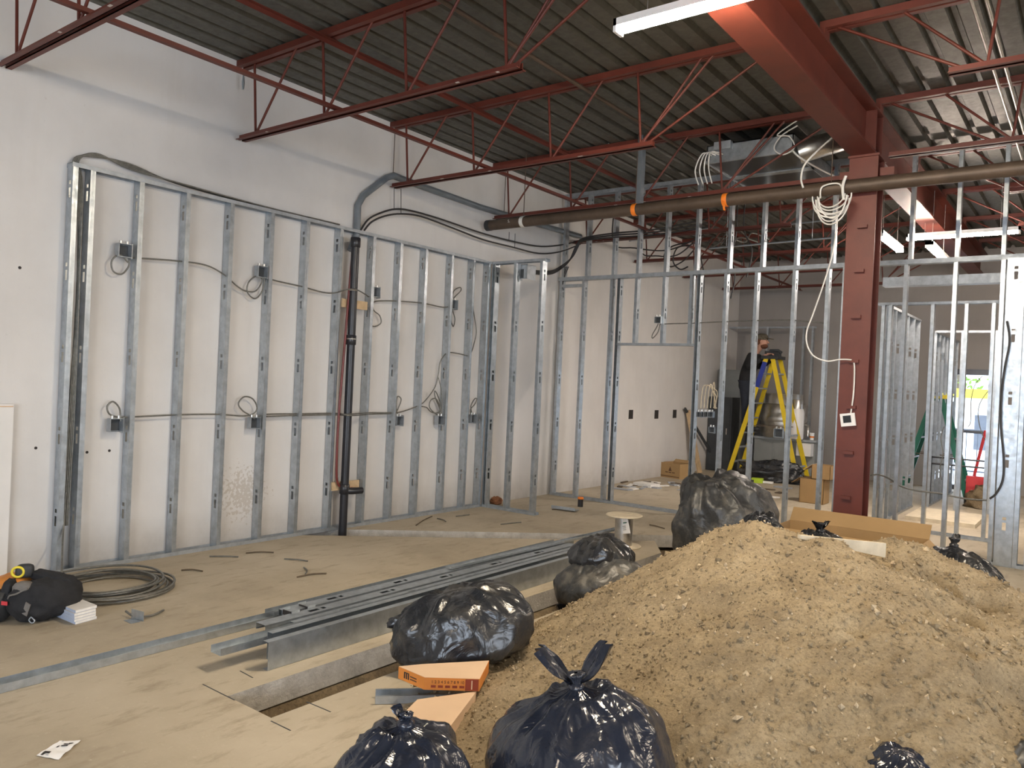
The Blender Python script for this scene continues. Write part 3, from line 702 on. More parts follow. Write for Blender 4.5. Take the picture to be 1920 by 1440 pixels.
# silver conduits under the deck beyond the partition, and a wall cut-out
for k, (px0,py0,px1,py1,yy,lab) in enumerate(((1180,452,1330,428,10.2,'thin galvanised conduit just behind the partition, lowest'),(1330,466,1560,446,9.46,'galvanised conduit crossing behind the partition toward the column'),(1300,440,1580,410,11.6,'dark conduit farther behind the partition'))):
    q0, q1 = PY(px0,py0,yy), PY(px1,py1,yy); m = MB().tube([q0,q1], .013, 8)
    for f in (.15,.85): q = q0.lerp(q1, f); m.tube([q,(q.x,q.y,4.30)], .004, 5)
    m.build('conduit', 'galv' if k < 2 else 'conduit', label=lab, cat='conduit')
a = thing('conduit_run', (-.9, 4, 4.2), 'pair of silver conduits running along the deck past the beam', 'conduit')
for x in (-.78,-.70): MB().tube([(x,.5,4.20),(x,12.5,4.20)], .012, 8).build('conduit', 'steel', a)
MB().tube([(-3.78,-1,4.215),(-3.78,9.0,4.215)], .018, 8).build('conduit', 'iron_pipe', label='dark conduit running under the deck between joist chords', cat='conduit')
# ---- white cables at the column
rope('white_cable', [PY(1506,352,7.33),PY(1502,335,7.33),PY(1508,310,7.33),PY(1530,285,7.4),PY(1556,262,7.42),PY(1570,250,7.5)], .009, 'cable_white', 'white cable end curving up in front of the beam', 'cable')
hk = thing('cable_coil', PY(1560,400,7.30), 'coil of white cable hanging from the iron pipe beside the column', 'cable coil')
for k in range(8):
    rr = .12+.012*(k%5); c = PY(1558+(k%3)*2, 372+3*(k%4), 7.31-.008*k); rz = .11+.016*k
    MB().tube([Vector((c.x-math.cos(a)*rr, c.y+.02*math.sin(a*2+k), c.z+.03-abs(math.sin(a))*rz)) for a in [math.pi*i/16 for i in range(17)]], .007, 6).build('cable_turn', 'cable_white', hk)
MB().tube(catmull([PY(1538,372,7.3),PY(1542,350,7.3),PY(1574,345,7.3),PY(1582,372,7.3)],5), .008, 6).build('cable_turn', 'cable_white', hk)
MB().tube(catmull([PY(1586,330,7.3),PY(1580,350,7.29),PY(1582,375,7.3)],5), .014, 6).build('hanging_hook', 'cable_white', hk)
rope('white_cable', [PY(1570,400,7.31),PY(1567,440,7.31),PY(1560,480,7.31),PY(1545,530,7.33),PY(1524,590,7.33),PY(1513,620,7.33),PY(1513,645,7.33),PY(1525,667,7.35),PY(1550,677,7.38),PY(1575,674,7.42),PY(1596,675,7.455),PY(1601,680,7.46),PY(1602,700,7.46),PY(1600,740,7.46),PY(1595,776,7.46)], .007, 'cable_white', 'white cable swooping from the coil down to the small controller', 'cable', k=7)
p = PY(1590,787,7.455)
t = thing('controller', p, 'small white square controller with dark screen hanging on the column', 'controller')
Rm = Matrix.Rotation(R(-9), 3, 'Y'); ax, az = Rm @ Vector((1,0,0)), Rm @ Vector((0,0,1))
MB().obox(p, ax*.062, Vector((0,.014,0)), az*.058).build('case', 'white_plastic', t)
MB().obox(p+Vector((0,-.015,0))+az*.006-ax*.004, ax*.034, Vector((0,.002,0)), az*.032).build('screen', 'screen', t)
# long grey cable behind the pile crossing the right openings
rope('grey_cable', [PY(1632,892,9.19),PY(1648,890,9.19),PY(1668,898,9.19),PY(1690,912,9.19),PY(1720,920,9.19),PY(1760,925,9.19),PY(1810,935,9.19),PY(1850,938,9.19)], .009, 'cable_bx', 'grey cable sagging across the studs right of the column', 'cable')
rope('black_cable', [PY(1888,602,8.9),PY(1893,640,8.9),PY(1884,690,8.89),PY(1878,740,8.89),PY(1877,800,8.89),PY(1882,860,8.89),PY(1880,900,8.89),PY(1868,925,8.89),PY(1856,935,8.9)], .010, 'cable_black', 'black cable hanging down the boxed jamb', 'cable')
# ---- ceiling unit behind the tie joist
hv = thing('air_unit', (-2.97, 8.2, 3.9), 'galvanised ceiling air unit with two dark openings behind the joist', 'air unit')
x0, x1, y0, y1, z0, z1 = -3.42, -2.52, 7.72, 9.06, 3.96, 4.15
m = MB(); m.box((x0,y0,z0),(x1,y0+.01,z1)).box((x0,y1-.01,z0),(x1,y1,z1)).box((x0,y0,z0),(x0+.01,y1,z1)).box((x1-.01,y0,z0),(x1,y1,z1)).box((x0,y0,z1-.01),(x1,y1,z1)).box((x0,8.34,z0),(x1,8.44,z0+.02)).box((x0-.02,y0-.02,z0),(x1+.02,y0,z0+.03)).box((x0-.02,y1,z0),(x1+.02,y1+.02,z0+.03))
m.build('casing', 'galv', hv)
for a, b in ((y0+.012,8.34),(8.44,y1-.012)): MB().box((x0+.015,a,z0+.012),(x1-.015,b,z0+.02)).build('dark_opening', 'black_pipe', hv)
MB().tube(catmull([(x1,7.9,4.0),(x1+.16,7.95,4.05),(x1+.28,8.1,4.12),(x1+.34,8.3,4.2)],5), .11, 16).build('flexible_duct', 'steel', hv)
MB().box((x0+.1,y0-.06,z0+.12),(x0+.28,y0,z0+.2)).build('control_box', 'galv_dull', hv)
rope('white_cable', [(x1+.05,y0-.05,4.2),(x1-.10,y0-.06,4.12),(x1-.16,y0-.08,4.0),(x1-.06,y0-.1,3.92),(x1+.04,y0-.08,3.98),(x1-.02,y0-.07,4.1),(x1-.14,y0-.06,4.14),(x1+.10,y0-.05,4.28)], .007, 'cable_white', 'white wire loop at the side of the ceiling air unit', 'cable')
rope('white_cable', [(x1,y0-.05,3.98),(x1+.12,y0-.03,3.86),(x1+.3,8.3,3.80),(x1+.5,8.9,3.80)], .009, 'cable_white', 'white cable leaving the air unit toward the column', 'cable')
for k in range(4):
    a = PY(1310+5*k,345+6*k,8.6); rope('white_cable', [(x0+.06+.04*k,y0-.003,z0+.08), (x0-.02+.03*k,y0-.06,z0+.10), (x0-.10+.05*k,y0-.05,z0-.06), (x0-.06+.05*k,y0-.04,z0-.22)], .007, 'cable_white', 'white wire tail hanging left of the air unit', 'cable')['group'] = 'wire tails at the air unit'
# outlets cut into the white wall seen through the doorway
for px, py in ((1183,777),(1231,777),(1265,776)):
    q = PX(px, py, WX+.003); m = MB(); m.box((WX,q.y-.07,q.z-.075),(WX+.006,q.y+.07,q.z+.075)); m.build('outlet_box', 'ink', label='dark outlet cut-out in the white wall behind the doorway', cat='outlet', group='outlets behind the doorway')
# anchor holes in the white wall
for px, py in ((37,502),(153,728),(205,845),(163,848),(67,840)):
    q = PX(px, py, WX); MB().lathe((WX-.01,q.y,q.z), [(.011,0),(.011,.012)], 10, (1,0,0)).build('anchor_hole', 'ink', label='small dark anchor hole in the white wall near the long frame end', cat='hole', group='anchor holes in the white wall')
# clear hook bulb near the joist at the wall
p = PX(456,155,WX+.1); MB().tube([p+Vector((0,0,.08)),p,p-Vector((0,0,.06))], [.005,.014,.010], 8).build('wire_stub', 'galv', label='pale wire stub hanging under the second joist at the wall', cat='wire')
# ================================================================== SAND PILE
LUMPS = [((1.50,4.60),.80,.72,1.0),((1.78,4.40),.76,.62,1.),((1.72,3.9),.62,.50,1.),((1.8,3.5),.46,.44,1.),((2.1,4.30),.61,.5,1.),((2.48,4.88),.68,.66,1.),((2.82,4.66),.54,.6,1.),((2.75,4.1),.40,.5,1.),((1.25,3.75),.42,.46,1.),((.55,3.65),.17,.24,1.)]
DENTS = [((2.10,4.42),.20,.14),((2.47,4.42),.22,.12),((2.68,4.30),.16,.11),((2.32,3.98),.18,.13),((2.05,3.55),.08,.10),((1.98,4.66),.10,.12),((2.25,3.2),.12,.25),((1.62,3.55),.04,.06),((1.1,4.0),.04,.07),((.32,3.35),.05,.1)]
def pile_h(s, d):
    acc = 0.
    for (c, h, k, _) in LUMPS:
        r = math.hypot(s-c[0], d-c[1]); r = math.sqrt(r*r+.05)-.2236
        acc += math.exp((h-k*r)*17.)
    z = math.log(acc+.35)/17.
    for (c, a, w) in DENTS:
        r2 = ((s-c[0]+.04*noise.noise(Vector((s*7,d*7,1))))**2+(d-c[1]+.04*noise.noise(Vector((s*7,d*7,5))))**2)/(w*w); z -= a/(1+math.exp(min((r2-.8)*6, 60)))
    return z
def pile_z(s, d):
    z = pile_h(s, d)
    p = Vector((s*2.1, d*2.1, 0))
    if z > -.05:
        k = min(1, max(0, (z+.02)/.12))
        z += k*(.030*noise.noise(p*1.3)+.020*noise.noise(p*3.1)+.016*noise.noise(p*8)+.011*noise.noise(p*19)+.009*noise.noise(p*33))
    return z
def build_pile():
    st = .021; s0, s1, d0, d1 = -1.1, 4.1, 1.9, 6.7
    nx, ny = int((s1-s0)/st), int((d1-d0)/st); vs = []; zz = []
    for j in range(ny):
        for i in range(nx):
            s, d = s0+i*st, d0+j*st; z = pile_z(s, d); zz.append(z)
            vs.append(SD(s, d, max(z, -.02)))
    fs = []
    for j in range(ny-1):
        for i in range(nx-1):
            a = j*nx+i
            if max(zz[a], zz[a+1], zz[a+nx], zz[a+nx+1]) > -.015: fs.append((a, a+1, a+nx+1, a+nx))
    used = sorted({i for f in fs for i in f}); mp = {v: k for k, v in enumerate(used)}
    o = SD(1.7, 4.3)
    pile = MB().add([vs[i] for i in used], [tuple(mp[i] for i in f) for f in fs], True).build('sand_pile', 'sand', label='large heap of tan excavated sand dumped on the floor', cat='sand pile', origin=(o.x, o.y, 0))
    # pebbles and clods, too many to count
    rnd = random.Random(3); m = MB(); m2 = MB()
    octv = [(1,0,0),(-1,0,0),(0,1,0),(0,-1,0),(0,0,1),(0,0,-1)]; octf = [(0,2,4),(2,1,4),(1,3,4),(3,0,4),(2,0,5),(1,2,5),(3,1,5),(0,3,5)]
    n = 0
    while n < 12000:
        s, d = rnd.uniform(-.5, 3.2), rnd.uniform(2.3, 5.2); z = pile_z(s, d)
        if z < .005 and rnd.random() > .12: continue
        if z < -.08: continue
        r = rnd.choice((.004,.005,.006,.007,.009,.011)) if rnd.random() < .96 else rnd.uniform(.012,.024)
        e = Euler((rnd.uniform(0,6),rnd.uniform(0,6),rnd.uniform(0,6))).to_matrix(); c = SD(s, d, max(z,0)+r*.25)
        sc = (rnd.uniform(.7,1.4), rnd.uniform(.7,1.2), rnd.uniform(.5,.9))
        (m if n % 6 == 0 else m2).add([c+e@Vector((v[0]*sc[0]*r, v[1]*sc[1]*r, v[2]*sc[2]*r)) for v in octv], octf); n += 1
    g = m.build('gravel', 'pebble', pile); g['kind'] = 'stuff'
    g = m2.build('clods', 'sand', pile); g['kind'] = 'stuff'
    return pile
simple('pebble', (.47,.37,.24), .9, 0, .35, 40)
build_pile()
# sand spilled into the trench beside the big bag
m = MB()
for (s, d, r, z) in ((.0,4.2,.35,-.02),(.3,4.55,.3,-.02)):
    pass
# board lying on the pile
def hit_pile(px, py):
    d = ray(px, py); t = 3.
    while t < 7:
        q = CAM+d*t
        if q.z < pile_z(q.dot(GR), q.dot(GF)): return q
        t += .01
    return CAM+d*4.5
a, b = hit_pile(1500,1014)+Vector((0,0,.012)), hit_pile(1660,1052)+Vector((0,0,.02))
d = (b-a).normalized(); sd = d.cross(Vector((0,0,1))).normalized(); vs = []
for p, ww in ((a,.02),(b,.085)):
    for q in (0,1):
        for h in (0,.02): vs.append(p+Vector((0,0,q*ww))-sd*h)
MB().add(vs, [(0,1,3,2),(4,6,7,5),(0,2,6,4),(1,5,7,3),(0,4,5,1),(2,3,7,6)]).build('wood_strip', 'wood_pale', label='pale tapered wood strip lying on top of the sand heap', cat='wood strip')

# ================================================================== BLACK RUBBISH BAGS
BPROF = [(0,0),(.55,0),(.86,.04),(.99,.18),(1.0,.36),(.93,.56),(.76,.74),(.5,.88),(.26,.955),(.11,1.0),(.055,1.04),(.06,1.09),(.10,1.14),(.02,1.15)]
def bag(label, c, rx, ry, h, mat='bag', seed=0, tilt=(0,0,0), pleat=11, ears=2, z0=0., amp=1., earsize=.13, rotz=0., knob=True):
    rnd = random.Random(seed); c = Vector(c)
    pr = catmull([(a, 0, b) for a, b in (BPROF if knob else BPROF[:8]+[(.3,.95),(.12,.975),(.01,.98)])], 4); nt, nf = len(pr), 84
    ph = [rnd.uniform(0, 6.28) for _ in range(6)]; off = Vector((rnd.uniform(0,50), rnd.uniform(0,50), rnd.uniform(0,50)))
    E = Euler(tilt).to_matrix(); Z = Matrix.Rotation(rotz, 3, 'Z'); vs = []
    for i, q in enumerate(pr):
        t = q.z
        for k in range(nf):
            f = 2*math.pi*k/nf
            g = max(0, (t-.35)/.65); g = g**1.3 if t < 1.0 else 1.
            pl = .10*g*(.6*math.cos(pleat*f+ph[0]+2*t)+.5*math.cos((pleat*1.7//1)*f+ph[1]-3*t)+.4*math.cos(5*f+ph[2]))
            r = q.x*(1+pl*amp)
            p = Vector((r*math.cos(f), r*math.sin(f), t))
            n = (p-Vector((0,0,.4))).normalized()
            w1 = noise.noise(p*1.4+off); w2 = 1-abs(noise.noise(Vector((p.x*2.6,p.y*2.6,p.z*1.6))+off*1.3))*2; w3 = 1-abs(noise.noise(p*5.5+off*.7))*2
            body = 1. if t < .95 else .15
            w4 = (1-abs(noise.noise(Vector((f*1.2,t*.8,off.x))*2.2))*2.4)
            p = p+n*body*amp*(.13*w1+.045*w2*abs(w2)+.012*w3+.035*w4*g)
            p = Vector((p.x*rx, p.y*ry, p.z*h)); vs.append(Z@(E@p))
    fs = [(i*nf+k, i*nf+(k+1)%nf, (i+1)*nf+(k+1)%nf, (i+1)*nf+k) for i in range(nt-1) for k in range(nf)]
    lo = min(v.z for v in vs)+.035*h
    fin = [Vector((v.x+c.x, v.y+c.y, max(v.z-lo, 0)+z0)) for v in vs]
    t = thing('rubbish_bag', (c.x, c.y, z0), label, 'bag')
    MB().add(fin, fs, True).build('bag_body', mat, t)
    kn = Z@(E@Vector((0,0,1.05*h))); kn = Vector((kn.x+c.x, kn.y+c.y, kn.z-lo+z0))
    upv = (Z@(E@Vector((0,0,1)))).normalized()
    if ears:
        MB().lathe(kn-upv*.012, [(.02,-.012),(.032,-.004),(.033,.01),(.02,.02)], 14, upv).build('knot', mat, t)
    for e in range(ears):
        a = rnd.uniform(0, 6.28) if ears == 1 else e*math.pi+rnd.uniform(-.5,.5)
        sdv = upv.orthogonal().normalized(); sdv = Matrix.Rotation(a, 3, upv)@sdv
        m = MB(); gv = []; nu, nv = 9, 9
        for i in range(nu):
            u = i/(nu-1)
            for j in range(nv):
                v = j/(nv-1)-.5
                cross = upv.cross(sdv)
                wd = earsize*(.12+1.25*math.sin(min(u*1.9,1.57)))*(1-.45*u*u)
                p = kn+upv*(earsize*(.35+.75*math.sin(u*1.7)))*u+sdv*earsize*1.15*u+cross*v*wd
                p += upv*.016*noise.noise(Vector((u*3,v*9,seed+e*3.)))+sdv*.016*math.cos(v*14+seed)*u
                gv.append(p)
        fs2 = [(i*nv+j, i*nv+j+1, (i+1)*nv+j+1, (i+1)*nv+j) for i in range(nu-1) for j in range(nv-1)]
        m.add(gv, fs2, True); m.add([p+sdv.cross(upv).normalized()*.0+upv*.003 for p in gv], [f[::-1] for f in fs2], True)
        m.build('ear', mat, t)
    return t
b1 = bag('big shiny black bag slumped over the trench beside the orange carton', SD(-.18,4.33), .40, .33, .35, 'bag', 4, tilt=(0,R(-12),0), ears=0, rotz=R(37), amp=1.4, knob=False)
lump_later = (b1, SD(-.57,4.38,.20))
bag('full tied black bag with two knotted ears at the foot of the sand', SD(.34,2.93), .345, .33, .40, 'bag_blue', 11, ears=2, earsize=.12, tilt=(0,R(-6),0), rotz=R(30), pleat=13)
bag('black bag resting against the tan carton box', SD(-.32,2.74), .25, .25, .32, 'bag_blue', 23, ears=1, earsize=.04, amp=1.3)
bag('tall dusty black bag standing before the partition', SD(2.10,7.25), .44, .40, .64, 'bag_dusty', 31, ears=0, amp=1.7, tilt=(0,R(-20),0), rotz=R(37), knob=False)
bag('black tied bag behind the sand beside the long carton', SD(2.47,6.10), .32, .25, .50, 'bag', 41, ears=2, earsize=.06)
bag('black tied bag at the open end of the long carton', SD(3.38,5.85), .36, .26, .47, 'bag', 47, ears=1, earsize=.06)
bag('dusty dark grey bag lying in the trench by the spool', SD(.72,5.65), .32, .24, .26, 'bag_dusty', 53, ears=1, earsize=.08, tilt=(0,R(-20),0), rotz=R(35), z0=-.02)
bag('glossy black bag lying on the dusty grey bag by the spool', SD(.72,5.78), .24, .22, .24, 'bag', 61, ears=0, z0=.20, amp=1.3, knob=False)
bag('blue-black bag tucked in front of the sand, wedged beside a grey one', SD(1.50,2.86), .16, .13, .20, 'bag_blue', 67, ears=0, knob=False, z0=.085)
bag('grey bag at the right foot of the sand', SD(2.02,2.90), .13, .13, .24, 'bag_dusty', 71, ears=0, knob=False, z0=.085)
bag('small crumpled black bag on the crest of the sand behind the tall bag', SD(2.04,6.2), .24, .22, .58, 'bag', 73, ears=0, knob=False, z0=0)

# ================================================================== CARTONS, STUDS AND THINGS ON THE FLOOR
def carton_sheet(m, pts, th=.004): pass
# tan carton box
A1, B1, C1 = PZ(722,1385,0), PZ(890,1312,0), None
_e = SD(-.60,4.42,.22)
tb = thing('carton_box', (-2.3,2.75,0), 'flat closed tan carton box between two black bags', 'carton')
q = [PZ(718,1376,.10), PZ(783,1312,.10), PZ(893,1297,.10), PZ(838,1370,.10)]
ang = q[3]-q[0]
m = MB(); m.prism([(p.x,p.y) for p in (q[0],q[3],q[2],q[1])], .0, .10); m.build('box_body', 'carton_tan', tb)
c = (q[0]+q[3]+q[2]+q[1])/4
m = MB(); m.prism([((p.x-c.x)*1.008+c.x,(p.y-c.y)*1.008+c.y) for p in (q[0],q[3],q[2],q[1])], .0985, .1015); m.build('lid', 'carton_tan', tb)
# orange printed carton lying on it
oc = thing('orange_carton', PZ(820,1290,.1), 'flat orange printed carton with a number scale on its edge', 'carton')
F0, F1, F2 = PZ(747,1262,.13), PZ(796,1283,.13), PZ(899,1286,.13)
h = .058; back = Vector((-.05,.30,0))
top = [F0, F1, F2, F2+Vector((-.12,.22,0)), F0+Vector((.06,.10,0))]
zb = .104
m = MB(); m.prism([(p.x,p.y) for p in top], zb, zb+h); m.build('carton_body', 'carton_orange', oc)
m = MB(); cc = sum(top, Vector())/5; m.prism([((p.x-cc.x)*.995+cc.x,(p.y-cc.y)*.995+cc.y) for p in top], zb+h, zb+h+.0015); m.build('carton_top', 'carton_tan', oc)
u = (F2-F1).normalized(); nrm = Vector((u.y,-u.x,0)); pc = F1+(F2-F1)*.42; L12 = (F2-F1).length
text_part('1 2 3 4 5 6 7 8 9 10', L12*.075, 'ink_brown', oc, u, (0,0,1), Vector((pc.x,pc.y,zb+h*.66))+nrm*.0012)
for k in range(5):
    pp = F1+(F2-F1)*(.16+.13*k); MB().obox(Vector((pp.x,pp.y,zb+h*.3))+nrm*.0008, u*L12*.045, nrm*.0006, Vector((0,0,h*.10))).build('printed_bar', 'ink_red', oc)
pp = F1+(F2-F1)*.86; MB().obox(Vector((pp.x,pp.y,zb+h*.5))+nrm*.0008, u*L12*.12, nrm*.0006, Vector((0,0,h*.46))).build('printed_panel', 'ink_red', oc)
pp = F1+(F2-F1)*.86; MB().obox(Vector((pp.x,pp.y,zb+h*.5))+nrm*.0018, u*L12*.01, nrm*.0006, Vector((0,0,h*.36))).build('printed_bar', 'carton_tan', oc)
u2 = (F1-F0).normalized(); n2 = Vector((u2.y,-u2.x,0)); L01 = (F1-F0).length
pp = F0+(F1-F0)*.32
for k in (-1,0,1):
    MB().obox(Vector((pp.x,pp.y,zb+h*.5))+n2*.0008+u2*k*L01*.075, u2*L01*.022, n2*.0006, Vector((0,0,h*.26))).build('printed_logo', 'ink', oc)
MB().obox(Vector((pp.x,pp.y,zb+h*.74))+n2*.0008, u2*L01*.09, n2*.0006, Vector((0,0,h*.04))).build('printed_logo', 'ink', oc)
for k in (0,1):
    pq = F0+(F1-F0)*.58; MB().obox(Vector((pq.x,pq.y,zb+h*(.58-.22*k)))+n2*.0008, u2*L01*.12, n2*.0006, Vector((0,0,h*.05))).build('printed_bar', 'ink_brown', oc)
# offcut of stud under it
a, b = PZ(704,1299,.02), PZ(800,1297,.02)
so = thing('stud_offcut', (a+b)/2*1., 'short galvanised stud offcut poking out under the orange carton', 'stud offcut')
du = (b-a); du.z = 0; Ls = .42; du.normalize(); dv = -Vector((0,0,1)).cross(du)
so.location = Vector((a.x,a.y,0)); ORI[so.name] = Vector((a.x,a.y,0))
place('stud_piece', stud_mesh(Ls, holes=False), so, Matrix(((0,0,0),(0,0,0),(0,0,0))).to_4x4() if False else frame((0,0,1), dv, (a.x,a.y,.002)) )
# long studs lying on the floor: z of the mesh runs along +Y
def lying(par, x, y0, L, z, kind='stud', w=.092, mode=0, rot=0., mat='galv', fl=.038):
    me = stud_mesh(L, w=w, fl=fl, mat=mat) if kind == 'stud' else None
    if kind == 'track':
        me = track_mesh(L, w=w, fl=fl, mat=mat)
        M4 = {0: frame(YP, XN, (x+w/2, y0, z)), 1: frame(YP, (0,0,1), (x, y0, z)), 2: frame(YP, (0,0,1), (x, y0, z))}[mode]
        if mode == 2: M4 = frame((0,-1,0), (0,0,1), (x, y0+L, z))
    else:   # local z -> +Y
        M4 = {0: Matrix(((1,0,0),(0,0,1),(0,-1,0))).transposed().to_4x4(), 1: Matrix(((0,0,1),(1,0,0),(0,1,0))).transposed().to_4x4(), 2: Matrix(((0,0,-1),(-1,0,0),(0,1,0))).transposed().to_4x4(), 3: Matrix(((-1,0,0),(0,0,1),(0,1,0))).transposed().to_4x4()}[mode]
        M4.translation = Vector((x, y0, z))
    if rot: 
        T = Matrix.Translation(M4.translation); M4 = T @ Matrix.Rotation(rot, 4, 'Z') @ T.inverted() @ M4
    return place('stud_piece', me, par, M4)
def single(label, x, y0, L, z, **k):
    t = thing('metal_stud', (x, y0+L/2, 0), label, 'metal stud', 'loose studs on the floor'); lying(t, x, y0, L, z, **k); return t
single('long galvanised track lying alone from the wall side past the bundle end', -4.13, -1.0, 4.10, .002, kind='track', w=.095, mode=0, fl=.04)
single('galvanised track of the floor bundle farthest from the trench', -4.17, 3.05, 3.3, .002, kind='track', w=.095, mode=0, fl=.05)
single('galvanised stud lying open side up beside the farthest track of the bundle', -4.11, 3.15, 3.2, .002, mode=1)
single('galvanised stud capping the bundle beside the farthest track', -3.985, 3.05, 3.3, .083, mode=2)
single('galvanised stud lying open side up low in the middle of the bundle', -3.985, 2.95, 3.3, .002, mode=1)
single('galvanised stud capping the middle of the bundle', -3.86, 2.80, 3.4, .083, mode=2)
single('galvanised stud lying open side up low near the upright sections', -3.86, 2.98, 3.2, .002, mode=1)
single('galvanised stud capping the bundle beside the overhanging track', -3.735, 2.95, 3.3, .083, mode=2)
single('galvanised stud lying open side up under the overhanging track', -3.71, 2.96, 3.2, .002, mode=1)
single('overhanging track of the bundle, reaching out past the others', -3.64, 2.34, 3.6, .086, kind='track', w=.092, mode=0)
single('wide galvanised joist section standing on edge next to the trench', -3.44, 2.52, 3.30, .002, kind='track', w=.15, mode=2, fl=.045)
single('wide galvanised joist section standing on edge inside the bundle', -3.59, 2.62, 3.25, .002, kind='track', w=.15, mode=1, fl=.045)
single('long narrow strap of the bundle pointing at the pedestal', -4.03, 4.6, 2.55, .088, kind='track', w=.06, mode=0, fl=.02, rot=R(-1.5))
for k, (px, py, lab) in enumerate(((545,1153,'black end clip stacked on the bundle track, larger one'),(575,1143,'black end clip beside the larger clip'))):
    p = PZ(px, py, .06); t = thing('end_clip', (p.x,p.y,.055), lab, 'clip')
    MB().box((p.x-.05,p.y-.03,.055),(p.x+.05,p.y+.03,.06)).box((p.x-.05,p.y-.03,.06),(p.x-.046,p.y+.03,.10)).box((p.x+.046,p.y-.03,.06),(p.x+.05,p.y+.03,.10)).build('clip_body', 'galv_dull', t)
    MB().box((p.x-.045,p.y-.028,.061),(p.x+.045,p.y-.02,.09)).build('clip_plate', 'ink', t)
# steel spool pedestal
sp = PZ(1168,1024,0)
t = thing('steel_pedestal', (sp.x,sp.y,0), 'steel pedestal with dusty round plates and a hanging tag', 'pedestal')
MB().lathe((sp.x,sp.y,0), [(.175,0),(.18,.006),(.175,.014),(.0,.016)], 40).build('base_plate', 'wood_pale', t)
MB().lathe((sp.x,sp.y,.014), [(.088,0),(.088,.285)], 40).build('tube', 'steel', t)
MB().lathe((sp.x,sp.y,.299), [(.17,0),(.182,.004),(.182,.012),(.17,.016)], 40).build('top_plate', 'wood_pale', t)
pt = sp+Vector((.055,-.085,.22)); tg = MB().obox(pt, Vector((.052,-.012,.012)), Vector((.001,.003,0)), Vector((.0,.0,.072))-Vector((.02,0,0))).build('paper_tag', 'paper', t)
MB().obox(pt+Vector((.0,-.005,.03)), Vector((.026,-.0075,.007)), Vector((.0003,.001,0)), Vector((-.001,0,.005))).build('printed_line', 'green', tg)
for k in (0,1,2): MB().obox(pt+Vector((-.004+.004*k,-.005,-.005-.016*k)), Vector((.02,-.0058,.0055)), Vector((.0003,.001,0)), Vector((0,0,.002))).build('printed_line', 'ink', tg)
# black plastic frame behind the pedestal
p = PZ(1140,1004,0); MB().box((p.x-.05,p.y-.05,0),(p.x+.14,p.y+.06,.02)).box((p.x-.05,p.y-.05,.02),(p.x-.03,p.y+.06,.05)).build('black_shoe', 'rubber', label='flat black plastic shoe behind the steel pedestal', cat='plastic part')
# coil of armoured cable
cc = PZ(203,1106,0); rnd = random.Random(5)
t = thing('cable_coil', (cc.x,cc.y,0), 'coil of grey armoured cable lying on the floor by the frame', 'cable coil')
for k in range(9):
    R0 = .30+.018*((k*5)%7); off = Vector((rnd.uniform(-.03,.03)-.02*k/9, rnd.uniform(-.03,.03), 0)); z = .010+.0105*k*.7
    pts = [cc+off+Vector((R0*math.cos(a)*(1+.03*math.sin(2*a+k)), R0*math.sin(a), z+.006*math.sin(3*a+k))) for a in [2*math.pi*i/40 for i in range(41)]]
    MB().tube(pts, .0085, 6).build('cable_turn', 'cable_bx', t)
p1 = PZ(115,1095,.05)
MB().tube(catmull([p1, p1+Vector((-.05,.02,.1)), (FX+.03,2.60,.30),(FX-.02,2.63,.6)],6), .0075, 6).build('cable_tail', 'cable_bx', t)
MB().lathe(PZ(122,1103,.05), [(.045,-.03),(.05,0),(.045,.03)], 12, (.7,-.6,.2)).build('tape_wrap', 'rubber', t)
# stack of plasterboard scraps
N0, N1, N2 = PZ(140,1172,0), PZ(180,1161,0), PZ(112,1160,0)
lay = ['bottom', 'second lowest', 'middle', 'second highest', 'top']
for k in range(5):
    t = thing('plasterboard_piece', (N0.x,N0.y,.017*k), '%s plasterboard offcut of the small stack beside the tool bag' % lay[k], 'plasterboard', 'stack of plasterboard offcuts')
    j = Vector((rnd.uniform(-.006,.006), rnd.uniform(-.006,.006), 0)); e1 = N1-N0; e2 = (N2-N0).normalized()*.28
    c0 = N0+e1/2+e2/2+j+Vector((0,0,.009+.017*k)); hx_, hy_ = e1/2, e2/2
    MB().obox(c0, hx_, hy_, Vector((0,0,.0065))).build('gypsum_core', 'drywall_core', t)
    for s in (-1,1): MB().obox(c0+Vector((0,0,.0072*s)), hx_*1.005, hy_*1.003, Vector((0,0,.0008))).build('paper_face', 'drywall' if s > 0 else 'drywall_edge', t)
    MB().obox(c0-hx_*1.004, hx_*.006, hy_, Vector((0,0,.0078))).build('paper_edge', 'drywall_edge', t)
# metal clip with cable tail
p = PZ(250,1166,0); t = thing('box_clip', (p.x,p.y,0), 'bent galvanised bracket with a short cable tail on the floor', 'bracket')
MB().box((p.x-.06,p.y-.03,.001),(p.x+.03,p.y+.03,.003)).obox((p.x-.02,p.y+.035,.03),(.055,.01,0),(0,.001,0),(0,0,.03)).build('bracket', 'galv', t)
MB().tube(catmull([PZ(236,1146,.03),PZ(250,1155,.015),PZ(270,1156,.015),PZ(290,1152,.015),PZ(307,1144,.015)],5), .007, 6).build('cable_tail', 'cable_bx', t)
